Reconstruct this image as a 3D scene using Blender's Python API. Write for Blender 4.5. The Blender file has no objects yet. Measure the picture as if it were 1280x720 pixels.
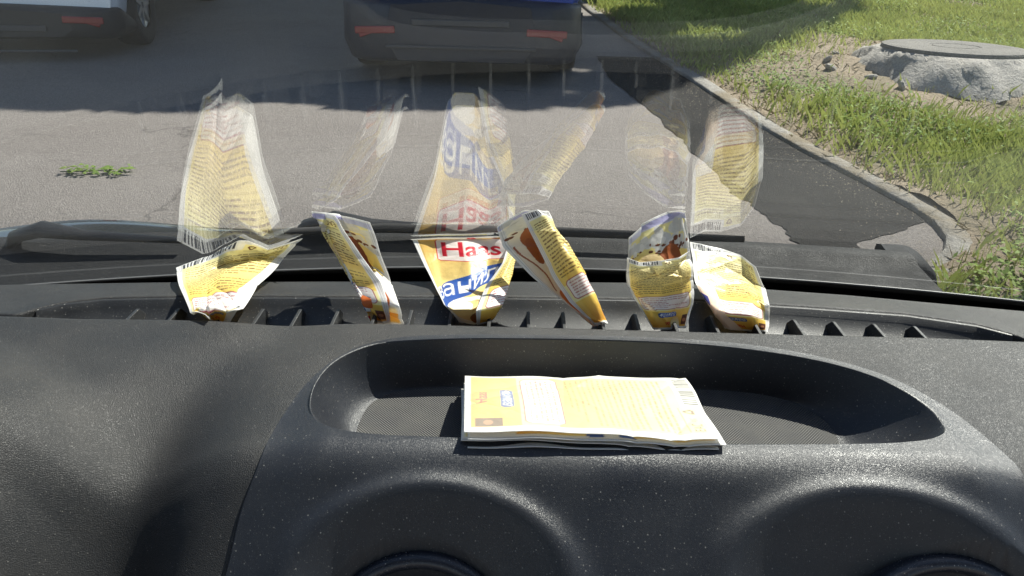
import bpy, math, random
import numpy as np
from mathutils import Vector, Matrix

random.seed(4); rng = np.random.default_rng(4)
SC = bpy.context.scene; COL = SC.collection
rad = math.radians

# ------------------------------------------------------------------ camera
FOC = 960.0; PITCH = rad(28); ROLL = rad(1.5)
CAM = np.array([0, 0, 1.25]); Z0 = 1.01                      # Z0: level of the dashboard top
fwd = np.array([0, math.cos(PITCH), -math.sin(PITCH)]); r0 = np.array([1., 0, 0]); u0 = np.cross(r0, fwd)
RT = math.cos(ROLL)*r0 + math.sin(ROLL)*u0; UP = math.cos(ROLL)*u0 - math.sin(ROLL)*r0
cd = bpy.data.cameras.new('camera'); cam = bpy.data.objects.new('camera', cd); COL.objects.link(cam)
cd.sensor_width = 36; cd.lens = 36*FOC/1280; cd.clip_start = .01; cd.clip_end = 500
m = Matrix.Identity(4)
for i in range(3):
    m[i][0] = RT[i]; m[i][1] = UP[i]; m[i][2] = -fwd[i]; m[i][3] = CAM[i]
cam.matrix_world = m
SC.camera = cam

# ------------------------------------------------------------------ light
AZ, EL = rad(42), rad(49)
SUN = np.array([math.sin(AZ)*math.cos(EL), math.cos(AZ)*math.cos(EL), math.sin(EL)])
w = bpy.data.worlds.new('World'); SC.world = w; w.use_nodes = True
nt = w.node_tree; nt.nodes.clear()
sky = nt.nodes.new('ShaderNodeTexSky'); sky.sky_type = 'NISHITA'; sky.sun_disc = False
sky.sun_elevation = EL; sky.sun_rotation = AZ; sky.air_density = 1.0; sky.dust_density = .5
bg = nt.nodes.new('ShaderNodeBackground'); bg.inputs[1].default_value = .07
ow = nt.nodes.new('ShaderNodeOutputWorld')
nt.links.new(sky.outputs[0], bg.inputs[0]); nt.links.new(bg.outputs[0], ow.inputs[0])
sl = bpy.data.lights.new('sun', 'SUN'); sl.energy = 4.8; sl.angle = rad(.53); sl.color = (1, .95, .87)
so = bpy.data.objects.new('sun', sl); COL.objects.link(so)
so.rotation_euler = Vector(SUN).to_track_quat('Z', 'Y').to_euler(); so.location = (6, 5, 9)
SC.view_settings.view_transform = 'Standard'; SC.view_settings.look = 'None'
SC.view_settings.exposure = 1.36; SC.view_settings.gamma = 1
SC.render.engine = 'CYCLES'; SC.cycles.use_denoising = True
SC.cycles.max_bounces = 8; SC.cycles.transparent_max_bounces = 12
SC.cycles.sample_clamp_indirect = 8

# ------------------------------------------------------------------ helpers
def ray(px, py): return fwd + RT*(px-640)/FOC + UP*(360-py)/FOC
def onz(px, py, z):
    d = ray(px, py); return CAM + d*((z-CAM[2])/d[2])
def ony(px, py, y):
    d = ray(px, py); return CAM + d*(y/d[1])
GT = math.tan(rad(44)); GB = .523; GK = .30; GX = .05         # the windscreen: a raked sheet, bowed at its sides
def glass_y(x, h): return GB - h/GT - GK*(x-GX)**2 - 1.0*np.maximum(0, np.minimum(h, .30)-.14)**2 - .32*np.maximum(0, h-.30)
def on_glass(px, py, gap=.0015):
    d = ray(px, py); a, b = .3, .9
    for _ in range(40):
        t = (a+b)/2; P = CAM + d*(t/d[1])
        if P[1] > glass_y(P[0], P[2]-Z0)-gap*1.5: b = t
        else: a = t
    return CAM + d*(a/d[1])

def link(name, me, mat=None, parent=None, smooth=False):
    o = bpy.data.objects.new(name, me); COL.objects.link(o)
    if mat is not None:
        for mm in (mat if isinstance(mat, (list, tuple)) else [mat]): me.materials.append(mm)
    if smooth: me.shade_smooth()
    if parent: o.parent = parent; o.matrix_parent_inverse = parent.matrix_basis.inverted()
    return o
def mesh_np(name, V, Fc, n=4):
    V = np.asarray(V, np.float32).reshape(-1, 3); Fc = np.asarray(Fc, np.int32).reshape(-1, n)
    me = bpy.data.meshes.new(name)
    me.vertices.add(len(V)); me.vertices.foreach_set('co', V.ravel())
    me.loops.add(Fc.size); me.loops.foreach_set('vertex_index', Fc.ravel())
    me.polygons.add(len(Fc)); me.polygons.foreach_set('loop_start', np.arange(0, Fc.size, n, dtype=np.int32))
    me.update(calc_edges=True); me.validate(); return me
def grid_faces(a, b, closed=False, off=0):
    i, j = np.meshgrid(np.arange(a-1), np.arange(b if closed else b-1), indexing='ij')
    j2 = (j+1) % b
    return (np.stack([i*b+j, i*b+j2, (i+1)*b+j2, (i+1)*b+j], -1).reshape(-1, 4)+off)
def tag(o, label=None, cat=None, group=None, kind=None):
    if label: o['label'] = label
    if cat: o['category'] = cat
    if group: o['group'] = group
    if kind: o['kind'] = kind
    return o
def empty(name, loc=(0, 0, 0), rz=0):
    o = bpy.data.objects.new(name, None); COL.objects.link(o); o.location = loc; o.rotation_euler = (0, 0, rz)
    o.empty_display_size = .1; bpy.context.view_layer.update(); return o
class MB:
    def __init__(s): s.v = []; s.f = []
    def add(s, V, Fs):
        b = len(s.v); s.v += [tuple(map(float, p)) for p in V]; s.f += [tuple(b+i for i in f) for f in Fs]
    def box(s, c, d, rx=0, ry=0, rz=0):
        M = Matrix.Rotation(rz, 3, 'Z') @ Matrix.Rotation(ry, 3, 'Y') @ Matrix.Rotation(rx, 3, 'X')
        V = [Vector(c)+M @ Vector((x*d[0]/2, y*d[1]/2, z*d[2]/2)) for x in (-1, 1) for y in (-1, 1) for z in (-1, 1)]
        s.add(V, [(0, 1, 3, 2), (4, 6, 7, 5), (0, 4, 5, 1), (2, 3, 7, 6), (0, 2, 6, 4), (1, 5, 7, 3)])
    def tube(s, pts, rs, n=8, cap=True, flat=1.0):
        pts = [Vector(p) for p in pts]; V = []; k = len(pts)
        if not hasattr(rs, '__len__'): rs = [rs]*k
        for i, p in enumerate(pts):
            t = (pts[min(i+1, k-1)]-pts[max(i-1, 0)]).normalized()
            a = t.cross(Vector((0, 0, 1)));
            if a.length < .05: a = t.cross(Vector((1, 0, 0)))
            a.normalize(); b = a.cross(t)
            V += [p + a*math.cos(q*2*math.pi/n)*rs[i] + b*math.sin(q*2*math.pi/n)*rs[i]*flat for q in range(n)]
        F = [(i*n+j, i*n+(j+1) % n, (i+1)*n+(j+1) % n, (i+1)*n+j) for i in range(k-1) for j in range(n)]
        if cap: F += [tuple(range(n)), tuple((k-1)*n+j for j in range(n))[::-1]]
        s.add(V, F)
    def rev(s, prof, c, axis='X', n=32):                      # prof: (r, along) pairs
        V = []
        for r, a in prof:
            for q in range(n):
                t = q*2*math.pi/n; x, y = r*math.cos(t), r*math.sin(t)
                V.append({'X': (c[0]+a, c[1]+x, c[2]+y), 'Y': (c[0]+x, c[1]+a, c[2]+y), 'Z': (c[0]+x, c[1]+y, c[2]+a)}[axis])
        s.add(V, [(i*n+j, i*n+(j+1) % n, (i+1)*n+(j+1) % n, (i+1)*n+j) for i in range(len(prof)-1) for j in range(n)])
    def build(s, name, mat, parent=None, smooth=False, bevel=0):
        me = bpy.data.meshes.new(name); me.from_pydata(s.v, [], s.f); me.update()
        o = link(name, me, mat, parent, smooth)
        if bevel:
            b = o.modifiers.new('b', 'BEVEL'); b.width = bevel; b.segments = 2; b.limit_method = 'ANGLE'
        return o

# ------------------------------------------------------------------ materials
def new_mat(name):
    M = bpy.data.materials.new(name); M.use_nodes = True
    t = M.node_tree; return M, t, t.nodes['Principled BSDF']
def nd(t, typ, **kw):
    n = t.nodes.new(typ)
    for k, v in kw.items():
        if k.startswith('i_'): n.inputs[k[2:].replace('_', ' ')].default_value = v
        else: setattr(n, k, v)
    return n
def coords(t, scale=(1, 1, 1), kind='Object'):
    tc = nd(t, 'ShaderNodeTexCoord'); mp = nd(t, 'ShaderNodeMapping'); mp.inputs['Scale'].default_value = scale
    t.links.new(tc.outputs[kind], mp.inputs[0]); return mp.outputs[0]
def noise(t, vec, scale, detail=4, rough=.55):
    n = nd(t, 'ShaderNodeTexNoise'); n.inputs['Scale'].default_value = scale; n.inputs['Detail'].default_value = detail
    n.inputs['Roughness'].default_value = rough; t.links.new(vec, n.inputs['Vector']); return n.outputs['Fac']
def ramp(t, fac, stops):
    r = nd(t, 'ShaderNodeValToRGB'); e = r.color_ramp.elements
    while len(e) < len(stops): e.new(.5)
    for k, (p, c) in enumerate(stops):
        e[k].position = p; e[k].color = (*c, 1) if hasattr(c, '__len__') else (c, c, c, 1)
    t.links.new(fac, r.inputs[0]); return r.outputs[0]
def mixc(t, fac, a, b, mode='MIX'):
    n = nd(t, 'ShaderNodeMix', data_type='RGBA', blend_type=mode)
    for s, v in ((n.inputs[0], fac), (n.inputs[6], a), (n.inputs[7], b)):
        if hasattr(v, 'links'): t.links.new(v, s)
        elif hasattr(v, '__len__'): s.default_value = (*v, 1)
        else: s.default_value = v
    return n.outputs[2]
def mathn(t, op, a, b=0):
    n = nd(t, 'ShaderNodeMath', operation=op)
    for s, v in ((n.inputs[0], a), (n.inputs[1], b)):
        if hasattr(v, 'links'): t.links.new(v, s)
        else: s.default_value = v
    return n.outputs[0]
def bump(t, bs, height, strength=.3, dist=.01):
    b = nd(t, 'ShaderNodeBump'); b.inputs['Strength'].default_value = strength; b.inputs['Distance'].default_value = dist
    t.links.new(height, b.inputs['Height']); t.links.new(b.outputs[0], bs.inputs['Normal']); return b
def simple(name, col, rough=.5, metal=0, spec=.5, coat=0, nscale=0, namt=.15):
    M, t, b = new_mat(name); b.inputs['Roughness'].default_value = rough; b.inputs['Metallic'].default_value = metal
    b.inputs['Specular IOR Level'].default_value = spec; b.inputs['Coat Weight'].default_value = coat
    b.inputs['Coat Roughness'].default_value = .05
    c = np.array(col)
    if nscale:
        f = noise(t, coords(t), nscale, 5)
        t.links.new(ramp(t, f, [(.3, tuple(c*(1-namt))), (.7, tuple(c*(1+namt)))]), b.inputs['Base Color'])
    else: b.inputs['Base Color'].default_value = (*col, 1)
    return M
def plastic(name, base, dustc, rough, grain, gstr, dust_amt, speck, gdist=.0004, wear=1.0, spec=.42):
    """moulded interior plastic: grain bump, a film of dust in blotches, bright lint specks"""
    M, t, b = new_mat(name); v = coords(t)
    d = ramp(t, noise(t, v, 14, 6, .65), [(.35, 0.), (.75, 1.)])
    d2 = mathn(t, 'MULTIPLY', d, dust_amt)
    fine = ramp(t, noise(t, v, 2600, 2, .6), [(.45, .0), (.8, 1.)])
    c = mixc(t, d2, base, dustc)
    c = mixc(t, mathn(t, 'MULTIPLY', fine, .14), c, tuple(np.array(dustc)*1.2))
    vo = nd(t, 'ShaderNodeTexVoronoi'); vo.inputs['Scale'].default_value = speck; t.links.new(v, vo.inputs['Vector'])
    gate = ramp(t, vo.outputs['Color'], [(.55, 0.), (.85, 1.)])
    sp = mathn(t, 'MULTIPLY', ramp(t, vo.outputs['Distance'], [(.10, 1.), (.2, 0.)]), gate)
    c = mixc(t, mathn(t, 'MULTIPLY', sp, .7*wear), c, (.42, .40, .36))
    v2 = nd(t, 'ShaderNodeTexVoronoi'); v2.inputs['Scale'].default_value = speck*2.1; t.links.new(v, v2.inputs['Vector'])
    s2 = mathn(t, 'MULTIPLY', ramp(t, v2.outputs['Distance'], [(.12, 1.), (.30, 0.)]), ramp(t, v2.outputs['Color'], [(.35, 0.), (.8, 1.)]))
    c = mixc(t, mathn(t, 'MULTIPLY', s2, .35*wear), c, (.26, .25, .23))
    t.links.new(c, b.inputs['Base Color'])
    g = nd(t, 'ShaderNodeTexVoronoi', feature='DISTANCE_TO_EDGE'); g.inputs['Scale'].default_value = grain
    wv = nd(t, 'ShaderNodeVectorMath', operation='ADD'); nz = nd(t, 'ShaderNodeTexNoise'); nz.inputs['Scale'].default_value = grain*.5
    t.links.new(v, nz.inputs['Vector']); sc = nd(t, 'ShaderNodeVectorMath', operation='SCALE'); sc.inputs['Scale'].default_value = .9/grain
    t.links.new(nz.outputs['Color'], sc.inputs[0]); t.links.new(v, wv.inputs[0]); t.links.new(sc.outputs[0], wv.inputs[1])
    t.links.new(wv.outputs[0], g.inputs['Vector'])
    hh = mathn(t, 'ADD', ramp(t, g.outputs['Distance'], [(0., 0.), (.25, 1.)]), mathn(t, 'MULTIPLY', noise(t, v, grain*.7, 3), 1.2))
    bump(t, b, hh, gstr, gdist)
    t.links.new(ramp(t, noise(t, v, 30, 4), [(.3, rough-.07), (.7, rough+.08)]), b.inputs['Roughness'])
    b.inputs['Specular IOR Level'].default_value = spec
    return M
VINYL = plastic('grained_vinyl', (.015, .0155, .0165), (.054, .050, .045), .50, 1250, .45, .45, 560, .0003, .40, .30)
POD = plastic('smooth_black_plastic', (.010, .012, .017), (.034, .034, .034), .38, 1900, .35, .40, 480, .00018, .6)
GLOSSY = plastic('satin_black_plastic', (.012, .013, .015), (.045, .044, .042), .46, 1500, .25, .35, 500, .0002)
DEEP = simple('black_cavity', (.006, .006, .007), .8)
CHROME_BLK = plastic('vent_ring_plastic', (.016, .018, .026), (.05, .05, .05), .22, 1500, .2, .3, 600, .0002)

def glass_mat():
    M = bpy.data.materials.new('windscreen_glass'); M.use_nodes = True; t = M.node_tree; t.nodes.clear()
    lw = nd(t, 'ShaderNodeLayerWeight'); lw.inputs['Blend'].default_value = .5
    f = mathn(t, 'ADD', mathn(t, 'MULTIPLY', mathn(t, 'POWER', lw.outputs['Facing'], 3.75), 1.18), .048)
    tr = nd(t, 'ShaderNodeBsdfTransparent'); tr.inputs[0].default_value = (.955, .975, .965, 1)
    gl = nd(t, 'ShaderNodeBsdfGlossy'); gl.inputs['Roughness'].default_value = .012
    df = nd(t, 'ShaderNodeBsdfDiffuse'); df.inputs[0].default_value = (.75, .73, .68, 1)
    mx = nd(t, 'ShaderNodeMixShader'); t.links.new(f, mx.inputs[0]); t.links.new(tr.outputs[0], mx.inputs[1]); t.links.new(gl.outputs[0], mx.inputs[2])
    v = coords(t)                                             # thin road film, strengthened to add a hazy veil, and dust specks
    vo = nd(t, 'ShaderNodeTexVoronoi'); vo.inputs['Scale'].default_value = 260; t.links.new(v, vo.inputs['Vector'])
    gate = ramp(t, vo.outputs['Color'], [(.75, 0.), (.95, 1.)])
    sp = mathn(t, 'MULTIPLY', ramp(t, vo.outputs['Distance'], [(.06, 1.), (.13, 0.)]), gate)
    film = mathn(t, 'MULTIPLY', ramp(t, noise(t, v, 22, 6, .7), [(.35, .25), (.7, 1.)]), .013)
    fac = mathn(t, 'ADD', film, mathn(t, 'MULTIPLY', sp, .22))
    m2 = nd(t, 'ShaderNodeMixShader'); t.links.new(fac, m2.inputs[0]); t.links.new(mx.outputs[0], m2.inputs[1]); t.links.new(df.outputs[0], m2.inputs[2])
    o = nd(t, 'ShaderNodeOutputMaterial'); t.links.new(m2.outputs[0], o.inputs[0]); return M
GLASS = glass_mat()

def asphalt(name, a, bcol, grit=160, spec=.3):
    M, t, b = new_mat(name); v = coords(t)
    big = noise(t, v, 1.1, 6, .6); c = ramp(t, big, [(.3, a), (.7, bcol)])
    g = nd(t, 'ShaderNodeTexVoronoi'); g.inputs['Scale'].default_value = grit; t.links.new(v, g.inputs['Vector'])
    c = mixc(t, .26, c, ramp(t, g.outputs['Color'], [(.1, tuple(np.array(a)*.35)), (.55, a), (.95, tuple(np.array(bcol)*2.1))]))
    cv = nd(t, 'ShaderNodeTexVoronoi', feature='DISTANCE_TO_EDGE'); cv.inputs['Scale'].default_value = .55
    dn = nd(t, 'ShaderNodeTexNoise'); dn.inputs['Scale'].default_value = 3; dn.inputs['Detail'].default_value = 6; t.links.new(v, dn.inputs['Vector'])
    ad = nd(t, 'ShaderNodeVectorMath', operation='MULTIPLY_ADD'); ad.inputs[1].default_value = (.5, .5, .5); t.links.new(dn.outputs['Color'], ad.inputs[0]); t.links.new(v, ad.inputs[2]); t.links.new(ad.outputs[0], cv.inputs['Vector'])
    ck = mathn(t, 'MULTIPLY', ramp(t, cv.outputs['Distance'], [(.0, 1.), (.006, 0.)]), ramp(t, noise(t, v, .9, 3), [(.52, 0.), (.6, .6)]))
    c = mixc(t, ck, c, tuple(np.array(a)*.25))
    st = ramp(t, noise(t, coords(t, (1, 3.2, 1)), 3.3, 5, .6), [(.62, 0.), (.74, .5)])
    c = mixc(t, st, c, tuple(np.array(a)*.55))
    t.links.new(c, b.inputs['Base Color']); b.inputs['Roughness'].default_value = .85
    b.inputs['Specular IOR Level'].default_value = spec; bump(t, b, mathn(t, 'ADD', g.outputs['Distance'], noise(t, v, 60, 3)), .6, .006); return M
ASPH = asphalt('asphalt', (.158, .141, .131), (.202, .182, .169))
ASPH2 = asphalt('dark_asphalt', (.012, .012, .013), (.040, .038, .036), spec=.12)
def soil_mat():
    M, t, b = new_mat('soil'); v = coords(t)
    c = ramp(t, noise(t, v, 2.2, 8, .65), [(.3, (.12, .11, .055)), (.5, (.22, .165, .105)), (.72, (.34, .28, .21))])
    c = mixc(t, .35, c, ramp(t, noise(t, v, 60, 4, .7), [(.3, (.05, .04, .03)), (.7, (.3, .26, .2))]))
    t.links.new(c, b.inputs['Base Color']); b.inputs['Roughness'].default_value = .95
    bump(t, b, noise(t, v, 40, 5), .7, .03); return M
SOIL = soil_mat()
def concrete_mat(name='concrete', k=1.):
    M, t, b = new_mat(name); v = coords(t)
    c = ramp(t, noise(t, v, 5, 8, .7), [(.3, (.20*k, .19*k, .17*k)), (.7, (.42*k, .39*k, .35*k))])
    c = mixc(t, .4, c, ramp(t, noise(t, v, 80, 4, .7), [(.35, (.12*k, .11*k, .10*k)), (.6, (.42*k, .40*k, .36*k))]))
    t.links.new(c, b.inputs['Base Color']); b.inputs['Roughness'].default_value = .9
    bump(t, b, mathn(t, 'ADD', noise(t, v, 25, 6), mathn(t, 'MULTIPLY', noise(t, v, 120, 3), .4)), .8, .02); return M
CONC = concrete_mat(k=1.0); CONC2 = concrete_mat('old_kerb_stone', .85)
def _dirty(M):
    t = M.node_tree; b = t.nodes['Principled BSDF']; src = b.inputs['Base Color'].links[0].from_socket
    f = ramp(t, noise(t, coords(t), 2.6, 7, .7), [(.42, 0.), (.58, 1.)]); t.links.new(mixc(t, f, src, (.20, .165, .115)), b.inputs['Base Color'])
_dirty(CONC2)
def leaf_mat(name, c1, c2, tr=.35):
    M, t, b = new_mat(name); oi = nd(t, 'ShaderNodeAttribute'); oi.attribute_name = 'tint'
    t.links.new(ramp(t, oi.outputs['Fac'], [(0., c1), (.85, c2), (1., (.20, .17, .07))]), b.inputs['Base Color'])
    b.inputs['Roughness'].default_value = .65; b.inputs['Specular IOR Level'].default_value = .2
    tl = nd(t, 'ShaderNodeBsdfTranslucent'); t.links.new(mixc(t, .5, c2, (.12, .16, .02)), tl.inputs[0])
    mx = nd(t, 'ShaderNodeMixShader'); mx.inputs[0].default_value = tr
    t.links.new(b.outputs[0], mx.inputs[1]); t.links.new(tl.outputs[0], mx.inputs[2])
    t.links.new(mx.outputs[0], t.nodes['Material Output'].inputs[0]); return M
GRASS = leaf_mat('grass_blades', (.25, .32, .06), (.50, .53, .18)); WEED = leaf_mat('weed_leaves', (.15, .24, .05), (.33, .43, .12))
LEAF = leaf_mat('tree_leaves', (.035, .07, .02), (.07, .12, .03), .2)
BARK = simple('bark', (.11, .085, .065), .9, nscale=14, namt=.4)

# ================================================================== SETTING OUTSIDE
def sheet(name, poly, z, mat, sub=None):
    me = bpy.data.meshes.new(name); me.from_pydata([(p[0], p[1], z) for p in poly], [], [tuple(range(len(poly)))]); me.update()
    return link(name, me, mat)
road = sheet('road', [(-150, -60), (150, -60), (150, 260), (-150, 260)], 0, ASPH); tag(road, kind='structure')

# kerb line on the ground, road side edge (from the bend near the car to far ahead)
KPX = [(722, 5), (790, 57), (868, 104), (950, 163), (1040, 212), (1110, 247), (1165, 273), (1210, 294), (1228, 308), (1205, 324), (1120, 350), (990, 390)]
kb = [onz(x, y, 0)[:2] for x, y in KPX][::-1]
kb = [kb[0]+(kb[0]-kb[1])*4.0] + kb
d_end = (kb[-1]-kb[-2]); d_end /= np.linalg.norm(d_end)
kb += [kb[-1]+d_end*3, kb[-1]+d_end*10, kb[-1]+d_end*60]
kb = np.array(kb)
def smooth_line(P, n=160):
    s = np.r_[0, np.cumsum(np.linalg.norm(np.diff(P, axis=0), axis=1))]
    q = np.linspace(0, s[-1]**.5, n)**2
    X = np.interp(q, s, P[:, 0]); Y = np.interp(q, s, P[:, 1])
    for _ in range(6):
        X[1:-1] = (X[:-2]+X[1:-1]*2+X[2:])/4; Y[1:-1] = (Y[:-2]+Y[1:-1]*2+Y[2:])/4
    return np.stack([X, Y], 1)
KL = smooth_line(kb)
T = np.gradient(KL, axis=0); T /= np.linalg.norm(T, axis=1)[:, None]
NR = np.stack([T[:, 1], -T[:, 0]], 1)                          # to the right of the road
def kerb_strip(name, offs, zs, mat, jitter=0):
    V = []
    for i in range(len(KL)):
        for o_, z_ in zip(offs, zs):
            j = rng.normal(0, jitter, 3) if jitter else (0, 0, 0)
            V.append((KL[i, 0]+NR[i, 0]*o_+j[0], KL[i, 1]+NR[i, 1]*o_+j[1], z_+j[2]))
    return link(name, mesh_np(name, V, grid_faces(len(KL), len(offs))[:, ::-1]), mat, smooth=False)
kerb = kerb_strip('kerb', [0, .004, .012, .09, .10, .105], [-.02, .018, .026, .028, .025, -.02], CONC2, .0022)
tag(kerb, kind='structure')
# strip along the kerb, coloured darker than the road
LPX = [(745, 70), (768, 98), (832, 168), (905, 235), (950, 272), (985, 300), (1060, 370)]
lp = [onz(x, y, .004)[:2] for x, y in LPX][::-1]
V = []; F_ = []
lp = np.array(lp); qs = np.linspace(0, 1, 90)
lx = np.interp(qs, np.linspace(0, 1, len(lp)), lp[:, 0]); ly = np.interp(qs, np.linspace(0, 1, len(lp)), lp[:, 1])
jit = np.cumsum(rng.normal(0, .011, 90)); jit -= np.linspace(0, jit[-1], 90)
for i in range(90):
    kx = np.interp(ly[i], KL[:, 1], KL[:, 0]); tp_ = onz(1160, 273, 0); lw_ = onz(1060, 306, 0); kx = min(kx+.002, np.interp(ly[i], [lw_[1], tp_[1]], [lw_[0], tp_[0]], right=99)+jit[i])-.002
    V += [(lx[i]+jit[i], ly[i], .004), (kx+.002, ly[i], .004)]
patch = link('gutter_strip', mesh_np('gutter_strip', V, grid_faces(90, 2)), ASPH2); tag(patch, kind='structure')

# verge: soil sheet with soft relief
mc = onz(1195, 58, .26); MC = mc[:2]; ML = 85/FOC*float((mc-CAM) @ fwd)     # manhole centre, lid radius
def kerb_x(y): return np.interp(y, KL[:, 1], KL[:, 0])
def verge_z(x, y):
    z = .03 + .022*np.sin(x*3.1+y*1.7)*np.sin(y*2.3-x) + .012*np.sin(x*9+y*7)
    r = np.hypot(x-MC[0], y-MC[1]); z = z + .09*np.exp(-(r/(ML*2.3))**2)
    return z*np.clip((x-kerb_x(y))/.35, .75, 1)
vy = np.r_[np.linspace(KL[0, 1]+.02, 12, 180), np.geomspace(12.3, 60, 30)]; vo = np.r_[.095, .14, np.linspace(.2, 9, 120), np.geomspace(9.5, 60, 14)]
YY, OO = np.meshgrid(vy, vo, indexing='ij'); XX = kerb_x(YY)+OO
ZZ = verge_z(XX, YY)+rng.normal(0, .006, XX.shape)
verge = link('verge', mesh_np('verge', np.stack([XX, YY, ZZ], -1), grid_faces(len(vy), len(vo))[:, ::-1]), SOIL, smooth=True)
tag(verge, kind='structure')

# grass blades and broad-leaved weeds
def vnoise(x, y, s, seed):
    r = np.random.default_rng(seed); G = r.random((64, 64)); u = (x*s) % 63; v = (y*s) % 63
    i = u.astype(int); j = v.astype(int); a = u-i; b = v-j; a = a*a*(3-2*a); b = b*b*(3-2*b)
    return (G[i, j]*(1-a)*(1-b)+G[i+1, j]*a*(1-b)+G[i, j+1]*(1-a)*b+G[i+1, j+1]*a*b)
def blades(name, n, ymax, omax, hmin, hmax, wid, mat, dens, lean=.5, leafy=False, bias=1.):
    y = KL[1, 1] + (ymax-KL[1, 1])*rng.random(n)**bias; o = .07+(omax-.07)*rng.random(n)**1.15
    x = kerb_x(y)+o; k = dens(x, y, o) > rng.random(n); x, y, o = x[k], y[k], o[k]
    r = np.hypot(x-MC[0], y-MC[1]); k = r > ML*1.45; x, y, o = x[k], y[k], o[k]; n = len(x)
    z = verge_z(x, y); hgt = hmin+(hmax-hmin)*rng.random(n)**1.6*(.5+vnoise(x, y, 1.7, 3))
    th = rng.random(n)*6.28; L = np.stack([np.cos(th), np.sin(th), 0*th], 1); W = np.stack([-np.sin(th), np.cos(th), 0*th], 1)
    B = np.stack([x, y, z-.01], 1); w_ = (wid*(.6+.8*rng.random(n)))[:, None]
    if leafy:
        B[:, 2] += hgt*rng.random(n); tilt = rng.uniform(-.4, .9, n)[:, None]
        D = L + np.array([0, 0, 1])*tilt; D /= np.linalg.norm(D, axis=1)[:, None]; l = (hmin*.9)*(.5+rng.random(n))[:, None]
        V = np.stack([B, B+D*l*.5+W*w_, B+D*l, B+D*l*.5-W*w_], 1); Fc = np.arange(n*4).reshape(n, 4)
    else:
        le = (rng.random(n)*lean)[:, None]; H = hgt[:, None]*np.array([0, 0, 1.])
        V = np.stack([B-W*w_, B+W*w_, B+H*.6+L*hgt[:, None]*le*.35+W*w_*.7, B+H+L*hgt[:, None]*le], 1); Fc = np.arange(n*4).reshape(n, 4)
    me = mesh_np(name, V, Fc); a = me.attributes.new('tint', 'FLOAT', 'POINT')
    tint = np.clip(vnoise(x, y, 1.3, 8)*.8+rng.normal(0, .16, n), 0, .97); tint[rng.random(n) < .05] = 1
    a.data.foreach_set('value', np.repeat(tint, 4).astype(np.float32))
    return link(name, me, mat)
def dgrass(x, y, o):
    d = np.clip((vnoise(x, y, 1.1, 5)-.10)*2.8, .06, 1)*np.clip((o-.10)/.22, .10, 1)
    r = np.hypot(x-MC[0], y-MC[1])/ML; return d*np.clip((r-1.6-.5*(x < MC[0]))/.9, .10, 1)
def dweed(x, y, o):
    return np.clip((vnoise(x, y, 1.9, 11)-.35)*3, 0, 1)*np.clip((o-.2)/.25, 0, 1)*np.clip((np.hypot(x-MC[0], y-MC[1])/ML-2)/1, 0, 1)
g1 = blades('grass', 300000, 12, 6.5, .04, .13, .0028, GRASS, dgrass, .8, bias=1.3); tag(g1, 'sunlit rough green grass growing on the verge beyond the kerb', 'grass', kind='stuff')
g2 = blades('weeds', 130000, 11, 5.5, .035, .15, .008, WEED, dweed, leafy=True, bias=1.3); tag(g2, 'leafy low weeds in thick patches among the verge grass', 'weeds', kind='stuff')
g3 = blades('dry_straw', 16000, 11, 6, .02, .05, .0016, simple('straw', (.34, .27, .15), .8), lambda x, y, o: np.clip(1.1-dgrass(x, y, o), 0, 1), 2.5)
tag(g3, 'short dry straw and dead stalks on the bare soil of the verge', 'straw', kind='stuff')

# manhole: crumbling cast concrete collar with a round lid
man = empty('manhole', (MC[0], MC[1], .05)); tag(man, 'round grey manhole lid on a crumbling pale concrete collar in the grass', 'manhole')
n = 96; prof = [(.80, .215), (1.02, .215), (1.10, .19), (1.20, .16), (1.30, .10), (1.42, .03), (1.52, -.06)]
V = []
for k_, (r_, z_) in enumerate(prof):
    for q in range(n):
        t_ = q*2*math.pi/n; e = 1+.09*math.sin(3*t_+1)*(k_/6)+.05*math.sin(7*t_+k_)*(k_ > 1)+(rng.normal(0, .018) if k_ > 1 else 0)
        V.append((MC[0]+r_*ML*e*math.cos(t_), MC[1]+r_*ML*e*math.sin(t_), .06+z_*.8+(rng.normal(0, .010) if k_ > 1 else 0)))
link('concrete_collar', mesh_np('collar', V, grid_faces(len(prof), n, True)), CONC, man)
b = MB(); b.rev([(0.001, .262), (ML*.30, .262), (ML*.31, .257), (ML*.34, .257), (ML*.35, .262), (ML*.9, .262), (ML*.99, .257), (ML, .245), (ML, .232), (ML*.8, .228)], (MC[0], MC[1], 0), 'Z', 64)
b.build('lid', concrete_mat('weathered_lid', .50), man)
for k_ in range(5):                                           # broken lumps fallen off the collar
    a_ = 2.6+k_*.33; rr = ML*(1.62+.12*(k_ % 3)); x_, y_ = MC[0]+rr*math.cos(a_), MC[1]+rr*math.sin(a_)
    b = MB(); s_ = .035+.02*random.random(); b.rev([(.001, -s_*.5), (s_*.8, -s_*.4), (s_, 0), (s_*.75, s_*.4), (.001, s_*.5)], (0, 0, 0), 'Z', 9)
    o = b.build('concrete_lump', CONC); o.location = (x_, y_, verge_z(x_, y_)+s_*.25); o.rotation_euler = (random.random(), random.random(), random.random()*3); o.scale = (1.3, .9, .8)
    tag(o, ['farthest of the five small concrete lumps at the foot of the manhole collar', 'second farthest of the five concrete lumps at the manhole collar', 'middle one of the five concrete lumps at the manhole collar', 'second nearest of the five concrete lumps at the manhole collar', 'nearest of the five concrete lumps at the manhole collar, towards the car'][k_], 'rubble', 'concrete lumps beside the manhole')

man.rotation_euler.x = rad(-4)
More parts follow.
